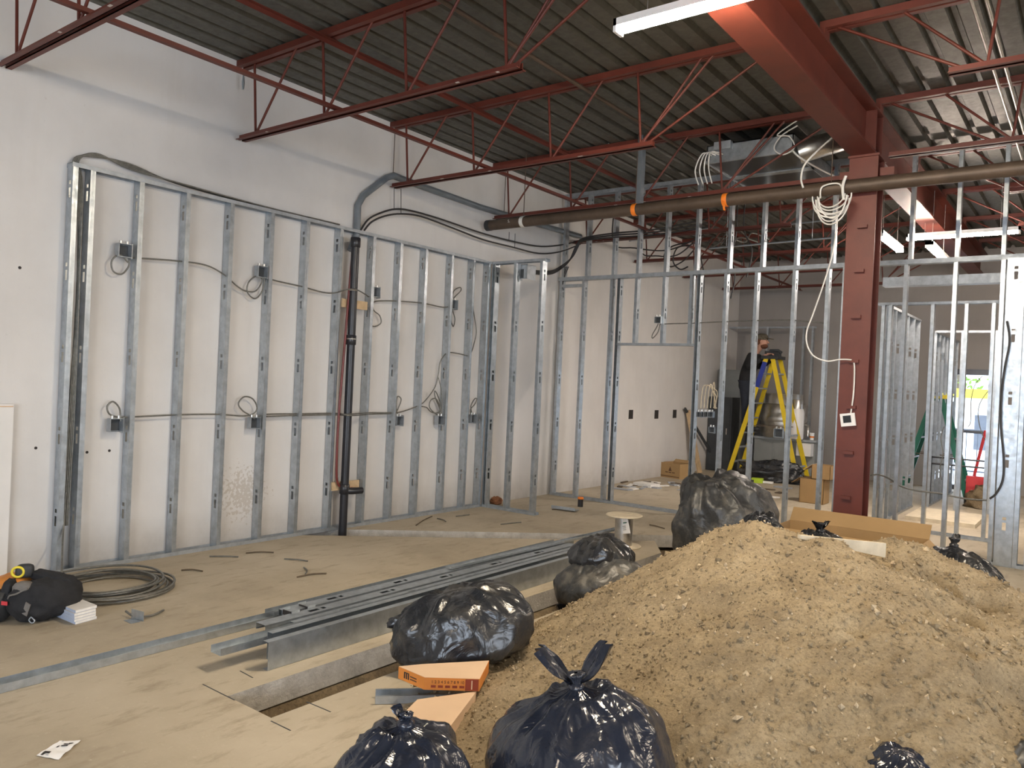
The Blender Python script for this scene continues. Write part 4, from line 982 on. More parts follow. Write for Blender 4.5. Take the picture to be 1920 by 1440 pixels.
# tool bag
tbp = PZ(62,1160,0)
t = thing('tool_bag', (tbp.x,tbp.y,0), 'black and orange tool bag lying against the drywall sheet', 'tool bag')
def lump(c, ax, ay, az, seed, amp=.1, n=24, sq=.75):
    vs, fs = [], []; c = Vector(c)
    for i in range(n+1):
        th = math.pi*i/n
        for k in range(2*n):
            f = math.pi*k/n; sp_ = lambda v: math.copysign(abs(v)**sq, v)
            p = Vector((sp_(math.sin(th))*sp_(math.cos(f)), sp_(math.sin(th))*sp_(math.sin(f)), sp_(math.cos(th))))
            p *= 1+amp*noise.noise(p*2.2+Vector((seed,0,0)))+amp*.5*noise.noise(p*6+Vector((seed,3,0)))
            q = c+ax*p.x+ay*p.y+az*p.z; q.z = max(q.z, .002); vs.append(q)
    for i in range(n):
        for k in range(2*n): fs.append((i*2*n+k, i*2*n+(k+1)%(2*n), (i+1)*2*n+(k+1)%(2*n), (i+1)*2*n+k))
    return MB().add(vs, fs, True)
def V(s, d, z): return GR*s+GF*d+Vector((0,0,z))
t0 = tbp
lump(t0+V(.06,.02,.12), V(.15,0,.03), V(.05,.16,0), V(-.02,0,.125), 3, .16).build('bag_body', 'black_fabric', t)
lump(t0+V(.07,.06,.235), V(.12,.0,-.02), V(0,.05,0), V(0,0,.04), 8, .15).build('handle', 'black_fabric', t)
lump(t0+V(-.17,.06,.17), V(.12,.02,.02), V(0,.12,0), V(-.01,0,.085), 5, .06).build('orange_panel', 'orange', t)
lump(t0+V(-.02,-.07,.20), V(.06,0,.0), V(0,.05,0), V(0,0,.045), 9, .08).build('grey_panel', 'grey_fabric', t)
lump(t0+V(-.12,-.04,.16), V(.035,.0,.0), V(0,.06,0), V(.0,0,.09), 12, .08).build('side_strap', 'black_fabric', t)
MB().lathe(t0+V(-.20,-.05,.095), [(.0,-.10),(.085,-.10),(.095,-.09),(.098,.0),(.09,.09),(.0,.10)], 28, V(.5,-.7,0)).build('end_pouch', 'rubber', t)
MB().obox(t0+V(-.09,-.14,.13), V(.02,-.004,0), V(0,.003,0), V(0,0,.011)).build('red_tab', 'red_plastic', t)
MB().obox(t0+V(.04,-.135,.10), V(.014,0,-.008), V(0,.004,0), V(.01,0,.035)).build('clip', 'grey_fabric', t)
MB().tube(catmull([t0+V(.06,-.12,.05),t0+V(.085,-.125,.03),t0+V(.07,-.125,.015),t0+V(.05,-.122,.03),t0+V(.06,-.12,.05)],5), .004, 6).build('ring', 'galv_dull', t)
MB().tube(catmull([t0+V(-.10,-.09,.12),t0+V(-.07,-.13,.17),t0+V(-.02,-.14,.19),t0+V(.03,-.12,.22)],5), .006, 6).build('piping', 'grey_fabric', t)
tm = t0+V(-.075,.02,.285)
t2 = thing('tape_measure', tm-Vector((0,0,.03)), 'yellow and black tape measure lying on the tool bag', 'tape measure')
lump(tm, V(.045,.02,0), V(-.01,.03,0), V(0,0,.042), 2, .02, 16, .6).build('case', 'rubber', t2)
MB().tube([tm+V(-.02,-.036,0)+V(.03*math.cos(a),.010*math.cos(a),.03*math.sin(a)) for a in [2*math.pi*i/20 for i in range(21)]], .008, 8).build('yellow_ring', 'yellow_tape', t2)
lump(lump_later[1], V(.07,.0,.02), V(0,.035,0), V(-.01,0,.035), 77, .3, 14, .9).build('tied_end', 'bag', b1)
# sheet of plasterboard leaning by the wall at the edge of view
pb = PX(64,758,WX+.04)
t = thing('plasterboard_sheet', (WX+.03,1.6,0), 'white plasterboard sheet standing flat against the wall by the tool bag', 'plasterboard')
MB().box((WX+.012,-.2,.03),(WX+.045,2.27,pb.z)).build('board', 'drywall', t); MB().box((WX+.010,-.2,pb.z-.02),(WX+.05,2.265,pb.z-.012)).build('edge_tape', 'carton_tan', t)
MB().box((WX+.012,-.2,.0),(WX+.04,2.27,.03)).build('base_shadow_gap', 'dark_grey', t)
# crumpled label sheet on the floor
cs = [PZ(68,1418,0), PZ(110,1426,0), PZ(151,1391,0), PZ(112,1391,0)]
t = thing('paper_label', (cs[0]+cs[2])/2, 'creased white printed paper label lying alone on the floor', 'paper')
n = 10; gv = []
def pl(u, v): 
    p = cs[0]*(1-u)*(1-v)+cs[1]*(1-u)*v+cs[2]*u*v+cs[3]*u*(1-v)
    return Vector((p.x, p.y, .004+.010*math.sin(u*7)**2*abs(v-.3)+.003*noise.noise(Vector((u*4,v*4,1)))))
for i in range(n+1):
    for j in range(n+1): gv.append(pl(i/n, j/n))
fs = [(i*(n+1)+j, i*(n+1)+j+1, (i+1)*(n+1)+j+1, (i+1)*(n+1)+j) for i in range(n) for j in range(n)]
MB().add(gv, fs, True).add([p-Vector((0,0,.001)) for p in gv], [f[::-1] for f in fs], True).build('sheet', 'paper', t)
for (u0,v0,du,dv) in ((.06,.12,.10,.10),(.17,.10,.10,.28),(.25,.12,.03,.15),(.08,.32,.03,.12),(.62,.45,.05,.30),(.74,.45,.05,.28),(.80,.62,.06,.18),(.55,.30,.10,.08),(.92,.18,.04,.06)):
    p = [pl(u0,v0),pl(u0,v0+dv),pl(u0+du,v0+dv),pl(u0+du,v0)]
    MB().add([x+Vector((0,0,.0022)) for x in p]+[x+Vector((0,0,.0012)) for x in p], [(0,1,2,3),(7,6,5,4),(0,4,5,1),(1,5,6,2),(2,6,7,3),(3,7,4,0)]).build('printed_block', 'ink' if du*dv > .005 else 'grey_plastic', t)
# wire and twig offcuts on the floor
offc = [((393,1043),(447,1044)),((461,1037),(513,1036)),((533,1048),(577,1052)),((557,1082),(612,1075)),((570,1064),(573,1076)),((340,1069),(380,1071)),((939,983),(977,979)),((780,985),(810,968)),((855,968),(880,965)),((1035,955),(1082,957)),((820,972),(836,978)),((1218,984),(1246,991)),((1130,1188),(1160,1190)),((700,965),(735,962))]
olab = ['twig nearest the bottom track below the splattered wall','straight wire offcut second from the bottom track','thin twig between the bottom track and the stud bundle','longest twig lying before the stud bundle','tiny bent twig beside the longest twig','faint wire offcut lying by the cable coil','curved wire offcut on the raised slab edge','brown twig at the foot of the drain pipe side slab','short wire offcut on the slab before the return frame','wire offcut beside the small bent metal plate','short twig at the diagonal trench edge','dark wire offcut between the pedestal and the tall bag','wire offcut beside the trench near the sand','wire offcut by the foot of the black drain pipe']
for k, (a, b) in enumerate(offc):
    a, b = PZ(*a, .006), PZ(*b, .006); mid = (a+b)/2+Vector((.015*(-1)**k,.01,.004))
    MB().tube(catmull([a,mid,b],5), .006, 6).build('wire_offcut', 'bark' if k % 2 else 'cable_bx', label=olab[k], cat='offcut', group='offcuts on the floor')
# clump of rusty soil at the return frame, capped pipe stub, small metal plate
p = PZ(930,945,0); lump(p+Vector((0,0,.04)), Vector((.07,0,0)), Vector((0,.06,0)), Vector((0,0,.05)), 21, .35).build('dirt_clod', 'brown_soil_lump', label='rusty brown clod of dirt at the foot of the return frame', cat='dirt clod')
p = PZ(1088,950,0); t = thing('pipe_stub', (p.x,p.y,0), 'black floor pipe stub with orange cap near the partition track', 'pipe stub')
MB().lathe((p.x,p.y,0), [(.035,0),(.035,.10)], 18).build('stub', 'black_pipe', t); MB().lathe((p.x,p.y,.10), [(.038,0),(.04,.01),(.035,.025)], 18).build('cap', 'orange_tape', t)
p = PZ(1060,957,0); MB().obox((p.x,p.y,.02), (.16,.02,0), (-.008,.06,0), (0,0,.004)).obox((p.x,p.y-.055,.035), (.16,.02,0), (0,.002,0), (0,0,.018)).build('metal_plate', 'galv_dull', label='small bent grey metal plate on the floor before the partition', cat='plate')
# pipe lying in the trench
a, b = PZ(1045,1140,-.1), PZ(1100,1118,-.02); MB().tube([a,b], .028, 12).build('trench_pipe', 'black_pipe', label='black pipe end lying in the trench by the dusty grey bag', cat='pipe')

# ================================================================== LONG OPEN CARTON BEHIND THE PILE
t = thing('open_carton', (-1.6,7.0,0), 'long open brown carton lying in front of the red column', 'carton')
x0, x1, y0, y1, h = -2.25, -1.10, 6.82, 7.30, .42
MB().box((x0,y1-.006,.0),(x1,y1,h)).build('side_panel', 'carton', t); MB().box((x0,y0,.0),(x1,y0+.006,h)).build('side_panel', 'carton', t)
MB().box((x0,y0,.0),(x0+.006,y1,h)).build('end_panel', 'carton', t); MB().box((x1-.006,y0,.0),(x1,y1,h)).build('end_panel', 'carton', t)
MB().box((x0,y0,.0),(x1,y1,.006)).build('bottom', 'carton', t)
MB().obox(((x0+x1)/2,y1+.05,h+.055), ((x1-x0)/2,0,0), (0,.05,.055), (0,-.002,.002)).build('flap', 'carton', t)
MB().obox(((x0+x1)/2,y0-.05,h-.06), ((x1-x0)/2,0,0), (0,-.05,-.06), (0,.002,-.002)).build('flap', 'carton', t)
MB().obox((x1+.05,(y0+y1)/2,h-.05), (.05,0,-.05), (0,(y1-y0)/2,0), (.002,0,.002)).build('flap', 'carton', t)

# ================================================================== BACK ROOM
# printed box by the doorway
bx0 = PZ(1272,898,0)
t = thing('carton_box', (bx0.x-.2,bx0.y+.2,0), 'brown carton with printed tree mark standing beyond the doorway', 'carton')
a0, a1 = PZ(1237,893,0), PZ(1274,899,0); u = (a1-a0).normalized(); v = Vector((-u.y,u.x,0)); L = (a1-a0).length; D = .35; h = .26
cx = a0+u*L/2+v*D/2
for nm, c0, hx, hy in (('panel',a0+u*L/2,u*L/2,v*.003),('panel',a0+u*L/2+v*D,u*L/2,v*.003),('panel',a0+v*D/2,u*.003,v*D/2),('panel',a1+v*D/2,u*.003,v*D/2)):
    MB().obox(c0+Vector((0,0,h/2)), hx, hy, Vector((0,0,h/2))).build(nm, 'carton', t)
MB().obox(cx+Vector((0,0,.004)), u*L/2, v*D/2, Vector((0,0,.004))).build('bottom', 'carton', t)
MB().obox(a0+u*L/2+v*(D+.03)+Vector((0,0,h+.02)), u*L*.48, v*.03+Vector((0,0,.02)), Vector((0,0,.002))).build('flap', 'carton', t)
nn = -v*.004; pc = a0+u*L*.52+Vector((0,0,h*.55))
MB().add([pc+nn+u*-.035+Vector((0,0,-.02)),pc+nn+u*.035+Vector((0,0,-.02)),pc+nn+Vector((0,0,.06)),pc+nn*1.2+u*-.035+Vector((0,0,-.02)),pc+nn*1.2+u*.035+Vector((0,0,-.02)),pc+nn*1.2+Vector((0,0,.06))], [(0,1,2),(5,4,3),(0,3,4,1),(1,4,5,2),(2,5,3,0)]).build('printed_mark', 'ink_brown', t)
for k in (-1,0,1): MB().obox(pc+nn+u*k*.075+Vector((0,0,-.045)), u*.03, v*.0006, Vector((0,0,.008))).build('printed_mark', 'ink_brown', t)
MB().obox(a0+u*L/2+nn+Vector((0,0,.03)), u*L*.48, v*.0006, Vector((0,0,.006))).build('printed_mark', 'ink_brown', t)
p = PZ(1290,893,.0); MB().obox(p+Vector((0,0,.13)), u*.05, v*.02, Vector((0,0,.05))).obox(p+Vector((0,0,.04)), u*.05, v*.03, Vector((0,0,.04))).build('red_packet', 'red_plastic', label='small bright red packet beside the printed carton', cat='packet')
# leaning planks
for k, (px0, px1, pt, pb) in enumerate(((1283,1290,766,872),(1290,1318,770,888))):
    b0, t0_ = PZ(px0 if k == 0 else 1305, pb, 0), None
    base = PZ((1290,1311)[k], pb, 0); base.x = max(base.x, WX+(.12,.25)[k]); topx = PX((1284,1290)[k], pt, WX+.05)
    dd = topx-base; sd_ = Vector((0,1,0)); 
    MB().bar(base+Vector((0,0,.01)), topx, (.05,.15)[k], .03, up=(1,0,0)).build('plank', ('dark_grey','wood')[k], label=('dark narrow board leaning on the wall by the printed carton','pale wood plank leaning on the wall beyond the doorway')[k], cat='plank')
# grey panels standing behind the jamb
for k, (px0, px1, y, zt, zb_, mt, lb) in enumerate(((1312,1362,14.6,1.45,0,'dark_grey','dark grey panel standing against the far side of the back room'),(1345,1388,15.0,2.0,0,'sheet_grey','tall pale grey metal cabinet behind the ladder and man'))):
    a, b = max(PY(px0,700,y).x, WX+.03), max(PY(px1,700,y).x, WX+.5)
    t = thing('metal_cabinet', ((a+b)/2,y+.2,0), lb, 'cabinet'); MB().box((a,y,0),(b,y+.4,zt)).build('cabinet_body', mt, t); MB().box((a+.03,y-.008,.1),(b-.03,y,zt-.05)).build('cabinet_door', mt, t); MB().box((b-.1,y-.02,zt*.5),(b-.08,y-.008,zt*.5+.12)).build('handle', 'steel', t)
a, b = PY(1300,700,14.0).x, PY(1412,700,14.0).x
# work bench and kettle
a, b = PY(1418,860,14.9).x, PY(1532,860,14.9).x
t = thing('steel_counter', ((a+b)/2,15.0,0), 'plastic-wrapped steel counter carrying the big steel kettle', 'counter')
MB().box((a,14.75,.08),(b,15.15,.70)).build('counter_body', 'sheet_grey', t); MB().box((a-.02,14.72,.70),(b+.02,15.17,.74)).build('counter_top', 'galv_dull', t)
for k in range(3): x = a+(b-a)*(k+.02)/3; MB().box((x,14.738,.12),(x+(b-a)*.3,14.75,.66)).build('counter_door', 'sheet_grey', t)
MB().box((a+.05,14.8,0),(b-.05,15.1,.08)).build('plinth', 'dark_grey', t)
kc = PY(1468,790,14.95); t = thing('steel_kettle', (kc.x,14.95,.74), 'large stainless steel kettle stack on the wrapped counter', 'kettle')
MB().lathe((kc.x,14.95,.74), [(.36,0),(.40,.03),(.40,.30)], 36).build('lower_drum', 'steel', t)
MB().lathe((kc.x,14.95,1.04), [(.42,0),(.43,.04),(.43,.10),(.40,.14),(.40,.32),(.43,.34)], 36).build('upper_drum', 'steel', t)
MB().lathe((kc.x,14.95,1.38), [(.34,0),(.34,.18),(.35,.19),(.0,.2)], 36).build('lid', 'steel', t)
MB().tube([(kc.x+.43,14.9,1.0),(kc.x+.50,14.85,1.0),(kc.x+.5,14.85,.8)], .03, 10).build('spout', 'steel', t)
p = PY(1494,770,14.6); t = thing('gas_cylinder', (p.x,14.62,.74), 'pale steel cylinder standing beside the kettle', 'cylinder')
MB().lathe((p.x,14.62,.745), [(.12,0),(.13,.02),(.13,.50),(.11,.56)], 24).build('tank', 'white_plastic', t); MB().lathe((p.x,14.62,1.305), [(.10,0),(.10,.16),(.09,.17)], 24).build('neck', 'steel', t)
p = PY(1515,812,14.6); t = thing('paper_cup', (p.x,14.85,.74), 'small white cup with orange band on the counter end', 'cup'); MB().lathe((p.x,14.85,.74), [(.035,0),(.045,.13)], 16).build('cup', 'paper', t); MB().lathe((p.x,14.85,.78), [(.0385,0),(.041,.03)], 16).build('band', 'orange_tape', t)
p = PY(1508,845,14.6); MB().box((p.x-.13,14.55,.45),(p.x+.13,14.72,.68)).build('document_box', 'white_plastic', label='white printed box hung at the wrapped counter', cat='box')
# black plastic sheeting on the floor
for k, (px, py, s, lb) in enumerate(((1447,903,.5,'heap of black plastic sheeting on the floor behind the ladder'),)):
    p = PZ(px, py, 0); lump(p+Vector((0,0,.10)), Vector((.55,.06,0)), Vector((0,.18,0)), Vector((0,0,.24)), 33, .45, 30, .9).build('plastic_sheeting', 'bag', label=lb, cat='plastic sheeting')
p = PZ(1420,905,0); MB().obox((p.x,p.y,.04), (.09,.02,0), (-.01,.06,0), (0,0,.04)).build('glove_pack', 'hivis', label='yellow-green bundle on the floor under the ladder', cat='bundle')
p = PZ(1388,902,0); MB().obox((p.x,p.y,.03), (.10,.01,0), (0,.05,0), (0,0,.03)).build('white_packet', 'paper', label='white packet on the floor left of the green bundle', cat='packet')
p = PZ(1402,908,0); MB().obox((p.x,p.y,.04), (.08,.01,0), (0,.05,0), (0,0,.04)).build('black_case', 'rubber', label='small black case on the floor beside the green bundle', cat='case')
p = PZ(1436,906,0); MB().obox((p.x,p.y,.02), (.12,.02,0), (-.01,.05,0), (0,0,.015)).build('white_tray', 'paper', label='flat white tray on the floor right of the green bundle', cat='tray')
# cardboard boxes by the partition jamb
p = PZ(1520,944,0)
for k, (dx, z0_, w_, h_, lb) in enumerate(((0,0,.34,.36,'lower brown carton left of the column jamb, one flap out'),(.12,.36,.26,.20,'upper open carton standing on the brown carton by the jamb'))):
    t = thing('carton_box', (p.x+dx,p.y+.15,z0_), lb, 'carton'); a, b = p.x+dx-w_/2, p.x+dx+w_/2
    for lo, hi in (((a,p.y,z0_),(b,p.y+.006,z0_+h_)),((a,p.y+.3,z0_),(b,p.y+.306,z0_+h_)),((a,p.y,z0_),(a+.006,p.y+.3,z0_+h_)),((b-.006,p.y,z0_),(b,p.y+.3,z0_+h_))): MB().box(lo, hi).build('panel', 'carton', t)
    MB().box((a,p.y,z0_),(b,p.y+.306,z0_+.006)).build('bottom', 'carton', t)
    if k == 0: MB().box((a,p.y,z0_+h_-.006),(b,p.y+.306,z0_+h_)).build('lid', 'carton', t)
    MB().obox((a-.06,p.y+.15,z0_+h_-.04), (.06,0,.045), (0,.15,0), (-.001,0,.002)).build('flap', 'carton' if k == 0 else 'carton_tan', t)
# rubble near the doorway
rnd = random.Random(9)
for k in range(34):
    px, py = rnd.uniform(1150,1300), rnd.uniform(903,922); 
    if k > 26: px, py = rnd.uniform(1350,1500), rnd.uniform(915,935)
    p = PZ(px, py, 0); a = rnd.uniform(0,3.1); ux, uy = Vector((math.cos(a),math.sin(a),0)), Vector((-math.sin(a),math.cos(a),0))
    l, w_ = rnd.uniform(.05,.20), rnd.uniform(.02,.07); z = rnd.uniform(.006,.02)
    mt, lb = (('drywall_core','white plasterboard scrap in the debris beyond the doorway'),('bark','dark splinter in the debris beyond the doorway'),('grey_plastic','grey strip scrap in the debris beyond the doorway'))[k % 3]
    sk = rnd.uniform(.5,.9)
    vs = [p-ux*l-uy*w_, p+ux*l*sk-uy*w_, p+ux*l+uy*w_*sk, p-ux*l*.8+uy*w_]
    MB().prism([(q.x,q.y) for q in vs], .001, z+.004).build('debris_scrap', mt, label=lb, cat='scrap', group='debris beyond the doorway')
p = PZ(1212,912,0); MB().obox((p.x,p.y,.03), (.17,-.03,0), (.02,.12,0), (0,0,.025)).build('plasterboard_block', 'drywall_core', label='largest white plasterboard block in the debris beyond the doorway', cat='plasterboard')

# ================================================================== LADDERS
def ladder(c, h, base, width, mat, label, capm, nst=7, blue=False, ax=Vector((1,0,0)), cat='ladder'):
    c = Vector(c); ay = Vector((-ax.y, ax.x, 0)); t = thing('step_ladder', c, label, cat)
    for side, nm in ((-1,'front_rail'),(1,'rear_rail')):
        for q in (-1,1):
            a = c+ax*side*base/2+ay*q*width/2; b = c+ax*side*.06+ay*q*width*.32+Vector((0,0,h))
            r_ = MB().bar(a, b, .028, .075, up=ax).build(nm, mat, t)
            if blue and side < 0 and q < 0:
                d = b-a; MB().bar(a+d*.76, a+d*.97, .030, .079, up=ax).build('label_sleeve', 'blue', r_)
            MB().obox(a+Vector((0,0,.015)), ax*.05, ay*.025, Vector((0,0,.015))).build('foot', 'rubber', t)
        for k in range(nst):
            f = (k+1)/(nst+1); x = side*(base/2*(1-f)+.06*f); wd = width/2*(1-f)+width*.32*f
            if side < 0: MB().obox(c+ax*x+Vector((0,0,h*f)), ax*.04, ay*wd, Vector((0,0,.012))).build('step', 'galv_dull', t)
            elif k % 2 == 0: MB().bar(c+ax*x+ay*wd+Vector((0,0,h*f)), c+ax*x-ay*wd+Vector((0,0,h*f)), .03, .03).build('brace', 'galv_dull', t)
    MB().obox(c+Vector((0,0,h+.02)), ax*.15, ay*(width*.36), Vector((0,0,.03))).build('top_cap', capm, t)
    for q in (-1,1): MB().bar(c-ax*base*.27+ay*q*width*.40+Vector((0,0,h*.44)), c+ax*base*.27+ay*q*width*.40+Vector((0,0,h*.44)), .02, .012).build('spreader', 'bark', t)
    return t
LC = Vector((-4.83, 14.25, 0)); LH = 2.20
ladder(LC, LH, 1.28, .62, 'yellow', 'tall yellow step ladder with a man standing on it', 'rubber', 7, True)
lt = thing('tool_tray', LC+Vector((.02,0,LH+.05)), 'dark tool lying on top of the yellow ladder', 'tool')
MB().obox(LC+Vector((.0,-.02,LH+.09)), (.13,0,-.01), (0,.07,0), (0,0,.04)).build('tool_body', 'rubber', lt); MB().tube([LC+Vector((-.06,-.02,LH+.15)), LC+Vector((.10,-.03,LH+.15)), LC+Vector((.16,-.03,LH+.11))], .028, 10).build('tool_handle', 'dark_grey', lt)
gl = PY(1757,742,14.2)
ladder((gl.x+.03,14.2,0), 1.62, 1.0, .5, 'green', 'green step ladder with yellow top in front of the glazed door', 'yellow_tape', 4)

# ================================================================== MAN ON THE LADDER
def skin(name, verts, edges, radii, mat, parent, sub=2, root=0):
    me = bpy.data.meshes.new(name); o3 = ORI[parent.name]
    me.from_pydata([Vector(v)-o3 for v in verts], edges, []); me.materials.append(MT[mat])
    ob = bpy.data.objects.new(name, me); COL.objects.link(ob); ob.parent = parent; ORI[ob.name] = o3
    ob.modifiers.new('skin', 'SKIN'); ss = ob.modifiers.new('sub', 'SUBSURF'); ss.levels = sub; ss.render_levels = sub
    sv = me.skin_vertices[0].data
    for i, r_ in enumerate(radii): sv[i].radius = (r_, r_) if not isinstance(r_, tuple) else r_; sv[i].use_root = (i == root)
    ob.modifiers['skin'].use_smooth_shade = True
    return ob
FZ = .55+.0                       # the tread he stands on (second step)
fz = LH*3/8+.012; sx = LC.x-(1.28/2*(1-3/8)+.06*3/8)      # height and x of that tread
mp_ = thing('person', (sx, 14.25, fz), 'man in black jacket, dark jeans and patterned cap leaning on the yellow ladder', 'person')
Yc = 14.25
hipz, shz = fz+.92, fz+1.42
hx = sx-.06; shx = sx+.07; hdx = sx+.20; hdz = fz+1.66
T = Vector
V_ = [T((hx,Yc,hipz)), T((hx+.01,Yc,hipz+.22)), T((shx-.02,Yc,shz-.06)), T((shx+.04,Yc,shz+.07)), T((hdx-.01,Yc,hdz-.06)), T((hdx,Yc,hdz+.06))]
E_ = [(0,1),(1,2),(2,3),(3,4),(4,5)]; R_ = [.095,.095,(.11,.10),.05,.065,.07]
def limb(start, pts, rads):
    p = start
    for q, r_ in zip(pts, rads): V_.append(T(q)); R_.append(r_); E_.append((p, len(V_)-1)); p = len(V_)-1
    return p
hands = []
for s, el, ha in ((-1,(sx+.06,Yc-.27,shz-.24),(sx+.34,Yc-.10,shz+.02)), (1,(sx+.08,Yc+.26,shz-.22),(sx+.42,Yc+.08,shz-.02))):
    limb(2, [(shx,Yc+s*.19,shz-.02), el, ha], [.062,.045,.032]); hands.append(T(ha))
for s, kx in ((-1,.05),(1,.09)):
    limb(0, [(hx+.01,Yc+s*.10,hipz-.06),(hx+kx,Yc+s*.11,fz+.50),(sx-.01,Yc+s*.11,fz+.08)], [.07,.05,.04])
    limb(len(V_)-1, [(sx+.02,Yc+s*.11,fz+.035),(sx+.13,Yc+s*.115,fz+.03)], [.036,.03])
body = skin('body', V_, E_, R_, 'skin', mp_)
# jacket
JV = [T((hx-.01,Yc,hipz-.20)), T((hx+.01,Yc,hipz+.20)), T((shx-.02,Yc,shz-.08)), T((shx+.02,Yc,shz+.03))]; JE = [(0,1),(1,2),(2,3)]; JR = [(.165,.15),(.165,.145),(.19,.155),.075]
for s, el, ha in ((-1,(sx+.06,Yc-.27,shz-.24),(sx+.34,Yc-.10,shz+.02)), (1,(sx+.08,Yc+.26,shz-.22),(sx+.42,Yc+.08,shz-.02))):
    b0 = len(JV); el, ha = T(el), T(ha); JV += [T((shx,Yc+s*.20,shz-.03)), el, el.lerp(ha,.82)]; JE += [(2,b0),(b0,b0+1),(b0+1,b0+2)]; JR += [.085,.066,.048]
skin('jacket', JV, JE, JR, 'jacket', mp_)
TV = [T((hx,Yc,hipz+.06))]; TE = []; TRr = [(.12,.11)]
for s, kx in ((-1,.05),(1,.09)):
    b0 = len(TV); TV += [T((hx+.01,Yc+s*.10,hipz-.08)), T((hx+kx,Yc+s*.11,fz+.50)), T((sx-.01,Yc+s*.11,fz+.10))]; TE += [(0,b0),(b0,b0+1),(b0+1,b0+2)]; TRr += [.11,.082,.068]
skin('jeans', TV, TE, TRr, 'denim', mp_)
for s in (-1,1): lump(T((sx+.06,Yc+s*.112,fz+.05)), T((.135,0,0)), T((0,.05,0)), T((0,0,.05)), 44, .04, 12, .8).build('shoe', 'rubber', mp_)
# head: face details, beard, cap
hc = T((hdx+.01,Yc,hdz+.02))
lump(hc, T((.095,0,-.01)), T((0,.078,0)), T((.005,0,.12)), 51, .02, 16, .95).build('head', 'skin', mp_)
lump(hc+T((.105,0,-.012)), T((.022,0,-.012)), T((0,.014,0)), T((-.006,0,.026)), 52, .02, 8, 1).build('nose', 'skin', mp_)
for s in (-1,1):
    lump(hc+T((.0,s*.08,-.01)), T((.018,0,0)), T((0,.010,0)), T((0,0,.03)), 53, .03, 8, 1).build('ear', 'skin', mp_)
    lump(hc+T((.082,s*.032,.015)), T((.010,0,0)), T((0,.013,0)), T((0,0,.007)), 54, .0, 8, 1).build('eye', 'ink', mp_)
lump(hc+T((.035,0,-.085)), T((.068,0,.0)), T((0,.074,0)), T((.0,0,.048)), 55, .06, 14, .9).build('beard', 'beard', mp_)
lump(hc+T((.095,0,-.066)), T((.010,0,0)), T((0,.024,0)), T((0,0,.006)), 56, .0, 8, 1).build('mouth', 'skin', mp_)
lump(hc+T((-.03,0,.0)), T((.07,0,0)), T((0,.082,0)), T((.0,0,.085)), 57, .04, 12, .9).build('hair', 'beard', mp_)
cp = lump(hc+T((-.005,0,.075)), T((.105,0,.0)), T((0,.09,0)), T((-.01,0,.075)), 58, .02, 16, .85).build('cap', 'camo', mp_)
lump(hc+T((.135,0,.055)), T((.075,0,-.015)), T((0,.07,0)), T((.002,0,.009)), 59, .0, 12, .9).build('cap_brim', 'camo', cp)
# hands with fingers closing on the tool
for s, hp in zip((-1,1), hands):
    HV = [hp-T((.02,0,0)), hp+T((.05,0,.005))]; HE = [(0,1)]; HR = [.024,.03]
    for k in range(4):
        b0 = len(HV); yy = (k-1.5)*.019; HV += [hp+T((.075,yy,.012)), hp+T((.105+.006*(k in (1,2)),yy*1.05,.008)), hp+T((.118+.006*(k in (1,2)),yy,-.018))]; HE += [(1,b0),(b0,b0+1),(b0+1,b0+2)]; HR += [.0095,.009,.008]
    b0 = len(HV); HV += [hp+T((.03,-s*.034,-.004)), hp+T((.06,-s*.046,-.014)), hp+T((.082,-s*.04,-.024))]; HE += [(0,b0),(b0,b0+1),(b0+1,b0+2)]; HR += [.012,.010,.009]
    skin('hand', HV, HE, HR, 'skin', mp_, 1)

# ================================================================== RIGHT BACK ROOM CLUTTER AND OUTSIDE
bb_ = PZ(1838,950,0)
t = thing('carton_box', (bb_.x,bb_.y,0), 'small tan carton among rubble before the glazed door', 'carton')
MB().box((bb_.x-.13,bb_.y,0),(bb_.x+.13,bb_.y+.25,.22)).build('box_body', 'carton_tan', t); MB().obox((bb_.x,bb_.y-.03,.24),(.13,0,0),(0,.05,.03),(0,0,.003)).build('flap', 'carton_tan', t)
p = Vector((-1.32,13.7,0)); lump(p+Vector((0,0,.08)), Vector((.25,0,0)), Vector((0,.3,0)), Vector((0,0,.25)), 81, .4).build('rubble_heap', 'soil', label='brown rubble heap before the glazed door', cat='rubble')
a, b = PZ(1690,945,0), PZ(1800,960,0)
MB().box((-2.0,11.3,.0),(-1.2,12.4,.05)).build('plywood_sheet', 'wood_pale', label='pale plywood sheet lying on the floor behind the second partition', cat='plywood')
# dark guard rail frame
p = PY(1745,880,13.3); q = PY(1856,900,13.3)
t = thing('pipe_rail', ((p.x+q.x)/2,13.3,0), 'low black pipe rail in front of the glazed door', 'rail')
for z in (.62,.72): MB().tube([(p.x,13.3,z),(q.x,13.3,z)], .012, 8).build('rail_bar', 'black_pipe', t)
MB().tube([(p.x,13.3,0),(p.x,13.3,.72)], .014, 8).build('post', 'black_pipe', t); MB().tube([(q.x,13.3,0),(q.x,13.3,.72)], .014, 8).build('post', 'black_pipe', t)
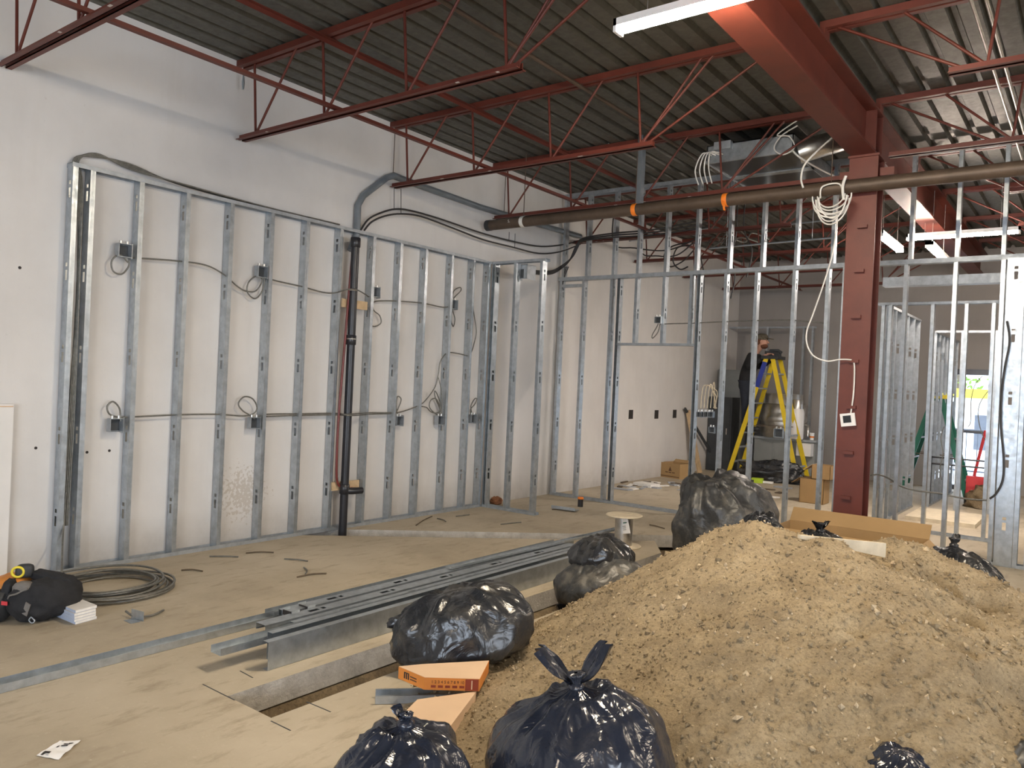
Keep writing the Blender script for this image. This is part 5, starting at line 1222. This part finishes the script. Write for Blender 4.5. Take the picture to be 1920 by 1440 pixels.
# wire loops hanging by the door
for k, pts in enumerate(([(1800,690),(1810,720),(1808,745),(1803,757)],[(1842,705),(1828,722),(1821,750),(1820,790),(1815,800)],[(1855,730),(1838,755),(1834,780),(1840,810),(1847,825)],[(1770,800),(1764,820),(1768,850),(1762,880),(1766,900)])):
    rope('loose_wire', [PY(a,b,13.0) for a, b in pts], .006, 'cable_bx', 'thin wire hanging in an arc before the glazed door', 'wire')['group'] = 'wires before the glazed door'
p = PY(1842,890,13.8); t = thing('hand_truck', (p.x,13.8,0), 'red hand truck leaning near the glazed door', 'hand truck')
MB().bar((p.x-.16,13.8,.15),(p.x+.0,13.95,1.15),.03).bar((p.x+.14,13.8,.15),(p.x+.12,13.95,1.15),.03).build('frame', 'red_plastic', t); MB().box((p.x-.2,13.7,.12),(p.x+.2,13.82,.45)).build('plate', 'red_plastic', t)
for s in (-1,1): MB().lathe((p.x+s*.2,13.9,.11), [(.05,-.03),(.11,-.03),(.11,.03),(.05,.03)], 18, (1,0,0)).build('wheel', 'rubber', t)
# outside: railing, white building with yellow fascia, trees
t = thing('railing', (-2.2,18.5,-.4), 'thin outdoor railing beyond the glazed door', 'railing')
for z in (.15,1.0): MB().tube([(-3.6,18.5,z),(-.6,18.5,z)], .018, 6).build('rail_bar', 'alu_frame', t)
for k in range(16): x = -3.6+.2*k; MB().tube([(x,18.5,-.4),(x,18.5,1.0)], .009, 6).build('baluster', 'alu_frame', t)
t = thing('building', (-3,27,-.4), 'white low building with a yellow fascia outside the glazed door', 'building')
MB().box((-9,26,-.4),(4,30,1.7)).build('wall', 'snow', t); MB().box((-9.1,25.9,1.68),(4.1,26,1.95)).build('fascia', 'yellow_tape', t); MB().box((-9,26,1.7),(4,30,1.9)).build('roof', 'snow', t)
MB().box((-2.9,25.95,.2),(-2.4,26.0,1.2)).build('window_frame', 'alu_frame', t)
for k, (x, y) in enumerate(((-7.5,33),(-4.6,35),(-1.9,33.5),(1.2,35.5))):
    t = thing('tree', (x,y,-.4), 'leafless pale green tree rising behind the white building', 'tree', 'trees outside'); MB().tube([(x,y,-.4),(x+.1,y,2.5),(x,y,5.5)], [.18,.12,.04], 8).build('trunk', 'bark', t)
    rr_ = random.Random(k); m = MB()
    for i in range(420):
        c = Vector((x+max(-1.3,min(1.3,rr_.gauss(0,.6))), y+max(-1.2,min(1.2,rr_.gauss(0,.6))), 3.6+rr_.gauss(0,1.1))); e = Euler((rr_.uniform(0,6),rr_.uniform(0,6),0)).to_matrix(); s_ = .12
        m.add([c+e@Vector(v) for v in ((-s_,0,0),(0,-s_*.5,0),(s_,0,0),(0,s_*.5,0))], [(0,1,2,3)])
    lf = m.build('leaves', 'leaf', t); lf['kind'] = 'stuff'
